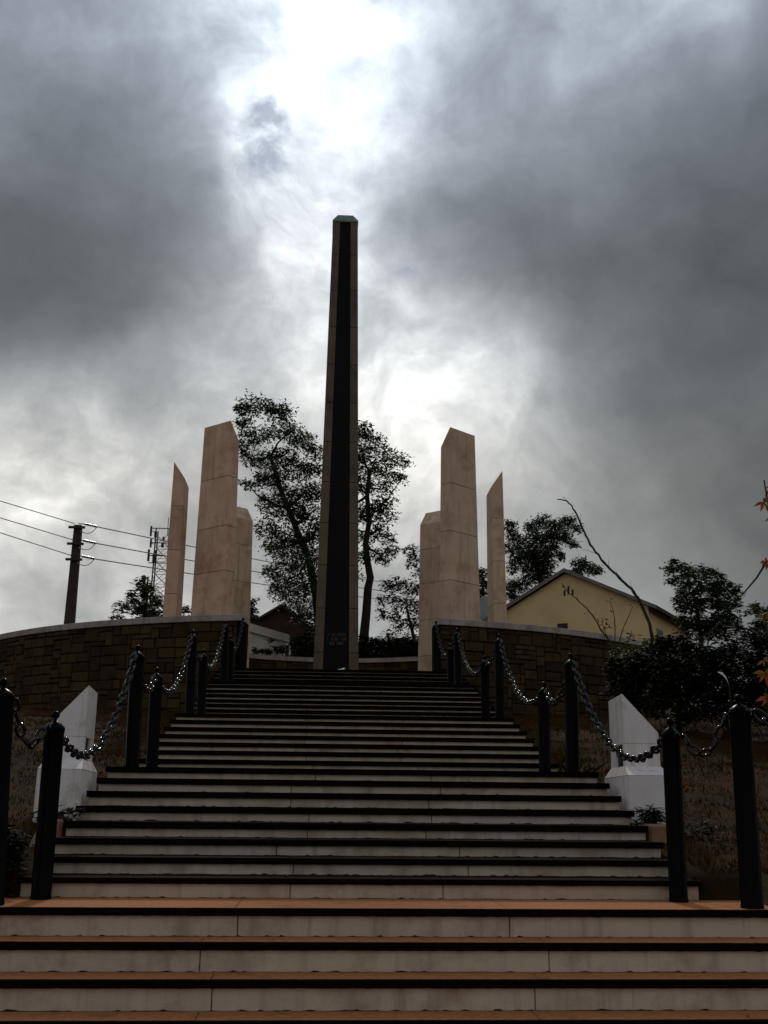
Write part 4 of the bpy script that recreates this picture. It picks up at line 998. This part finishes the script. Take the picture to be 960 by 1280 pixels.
stem('long bare stem arching high over the yellow house roof, curling at its tip', [(812, 812), (815, 793), (804, 760), (792, 740), (774, 722), (755, 703), (738, 680), (726, 655), (718, 638), (709, 627), (697, 624)], 19.0, .032, .010, dy=-.5)
stem('thin bent stem crossing the yellow gable wall', [(766, 806), (752, 788), (740, 768), (722, 750), (708, 738), (702, 729)], 19.5, .014, .007, lf=2)
stem('upright dry twig with small leaves in front of the yellow wall, tallest of them', [(768, 808), (769, 785), (767, 765), (762, 752)], 19.6, .011, .005, lf=5, seed=2)
stem('dry twig leaning right in front of the yellow wall', [(772, 808), (778, 788), (785, 772), (791, 758)], 19.3, .010, .005, lf=2, seed=3)
stem('short leafy twig low in front of the yellow wall, left of the tall twig', [(764, 806), (757, 792), (754, 782), (752, 772)], 19.4, .010, .005, lf=9, seed=4)
stem('short leafy twig low in front of the yellow wall, right end', [(780, 808), (787, 798), (790, 788)], 19.4, .010, .005, lf=9, seed=6)
stem('pale thin stem curving up through the dark tree at the right', [(884, 806), (888, 790), (896, 782), (908, 773)], 17.0, .016, .009)
# pale dry leaf over the thicket
m = MB(); P = [at(x, y, 12.0) for x, y in ((897, 840), (903, 842), (908, 848), (911, 856))]
for i in range(3):
    w0, w1 = (.004, .016, .014, .003)[i:i + 2]
    m.add([P[i] + Vector((0, 0, w0)), P[i + 1] + Vector((0, 0, w1)), P[i + 1] - Vector((w1 * .3, .01, w1)), P[i] - Vector((w0 * .3, .01, w0))], [(0, 1, 2, 3)])
o = m.obj('blade', M['paper']); 
t = thing('dry_palm_leaf', 'pale curved dry leaf sticking out of the dark thicket, left of the tall bollard top', 'leaf', at(905, 900, 12.0)); o.parent = t; o.matrix_parent_inverse = Matrix.Translation(-t.location)
m = MB(); m.tube([at(911, 856, 12.0), at(915, 885, 12.0), at(916, 935, 12.05), (at(916, 940, 12).x, 12.05, .5)], .006, 5); m.obj('stalk', M['bark_light'], t)

# ------------------------------------------------------------------ poinsettia at the right edge
def poinsettia():
    Y = 8.7; root = at(985, 1000, Y); root.z = terr(root.x, Y)
    t = thing('poinsettia', 'tall poinsettia with orange and red leaves at the right picture edge', 'plant', root)
    rnd = random.Random(8)
    stems = [[(985, 1130), (978, 980), (975, 800), (972, 720), (962, 640), (955, 600)], [(985, 1130), (975, 1000), (963, 900), (957, 860)], [(985, 1130), (975, 850), (960, 790), (955, 768)]]
    for s in stems:
        m = MB(); m.tube([at(x, y, Y) for x, y in s], [.02 - .014 * i / (len(s) - 1) for i in range(len(s))], 6); m.obj('stem', M['bark_light'], t)
    # the branch swinging down to the lower left
    m = MB(); m.tube([at(975, 690, Y), at(957, 704, Y), at(946, 722, Y), (at(930, 741, Y)), at(926, 746, Y)], [.012, .010, .009, .007, .004], 6); m.obj('stem', M['bark_light'], t)
    def leaf(c, d, L_, W_, mt):
        s = d.cross(Vector((rnd.uniform(-.3, .3), -1, .3))).normalized(); nrm = s.cross(d).normalized()
        vs = []; prof = ((0, .06), (.25, .7), (.5, 1.0), (.75, .62), (1, .02))
        for q, w in prof:
            c0 = c + d * L_ * q + Vector((0, 0, -.35 * L_ * q * q))
            vs += [c0 + s * W_ * w / 2 + nrm * .12 * W_, c0, c0 - s * W_ * w / 2 + nrm * .12 * W_]
        fs = []
        for i in range(4): fs += [(3 * i, 3 * i + 1, 3 * i + 4, 3 * i + 3), (3 * i + 1, 3 * i + 2, 3 * i + 5, 3 * i + 4)]
        mesh('leaf', vs, fs, M[mt], t)
    for x, y, n, R_, pal in ((955, 628, 9, 17, ('ochre', 'ochre', 'red')), (962, 612, 5, 13, ('ochre', 'red')), (957, 702, 7, 15, ('red', 'red', 'ochre')), (958, 770, 5, 16, ('ochre',)), (957, 842, 8, 20, ('ochre', 'red', 'ochre')), (961, 872, 7, 19, ('ochre', 'red')), (955, 826, 4, 12, ('red', 'ochre')), (925, 733, 3, 7, ('leafbush', 'ochre')), (963, 648, 4, 13, ('ochre',))):
        c = at(x, y, Y + rnd.uniform(-.1, .1))
        for k in range(n):
            a = 2 * pi * k / n + rnd.uniform(-.4, .4)
            d = Vector((cos(a), rnd.uniform(-.6, .5), sin(a) * .8 - .1)).normalized()
            L_ = R_ * Y / FPX * rnd.uniform(.55, .95); leaf(c, d, L_, L_ * .36, rnd.choice(pal))
poinsettia()

# ------------------------------------------------------------------ grass on the slopes
def grass():
    rnd = random.Random(77); m = MB()
    def blade(x, y, hgt, w):
        z = terr(x, y) - .01; a = rnd.uniform(0, 2 * pi); ln = rnd.uniform(.1, .9) * hgt
        dx, dy = cos(a) * w, sin(a) * w; tx, ty = rnd.gauss(0, .5) * ln, rnd.gauss(0, .5) * ln
        m.add([(x - dx, y - dy, z), (x + dx, y + dy, z), (x + tx, y + ty, z + hgt)], [(0, 1, 2)])
    for s in (-1, 1):
        for k in range(46000):
            y = 8.35 + 14.5 * rnd.random() ** 1.3
            x = 2.66 + rnd.random() * (3.2 + y * .22)
            if y < 8.35 and x < 3.7: continue
            if noise.noise(Vector((x * 1.3 * s, y * 1.3, 5))) < -.18 and rnd.random() < .7: continue
            if 2.55 < x < 3.1 and 10.0 < y < 11.55: continue
            hgt = (.022 + .035 * rnd.random()) * (1 + .7 * noise.noise(Vector((s * x * .8, y * .8, 1)))) + (.06 if rnd.random() < .03 else 0)
            blade(s * x, y, hgt, .0025 + .0005 * y)
    o = m.obj('grass', M['grass']); meta(o, 'short dry brown grass on the slopes either side of the stairs', 'grass', kind='stuff')
grass()
def tall_grass():
    rnd = random.Random(9)
    for (cx, cy, n, lab) in ((3.6, 13.2, 60, 'tuft of tall pale grass beside the right stairs before the wall'), (2.75, 12.9, 40, 'tuft of grass at the foot of the shorter right bollard')):
        m = MB()
        for k in range(n):
            x = cx + rnd.gauss(0, .12); y = cy + rnd.gauss(0, .12); z = terr(x, y); h = rnd.uniform(.15, .38); tx, ty = rnd.gauss(0, .12), rnd.gauss(0, .12)
            m.add([(x - .006, y, z), (x + .006, y, z), (x + tx * .4 + .004, y + ty * .4, z + h * .6), (x + tx, y + ty, z + h)], [(0, 1, 2, 3)])
        o = m.obj('grass_tuft', M['grass']); meta(o, lab, 'grass')
tall_grass()

m = MB(); p = at(934, 1266, 6.75); m.add([(p.x - .02, 6.74, ZK[-3] + .004), (p.x, 6.72, ZK[-3] + .012), (p.x + .026, 6.745, ZK[-3] + .006), (p.x + .003, 6.765, ZK[-3] + .01)], [(0, 1, 3), (1, 2, 3)])
o = m.obj('fallen_leaf', M['ochre']); meta(o, 'small dry leaf lying on the lowest visible tread at the right', 'leaf')
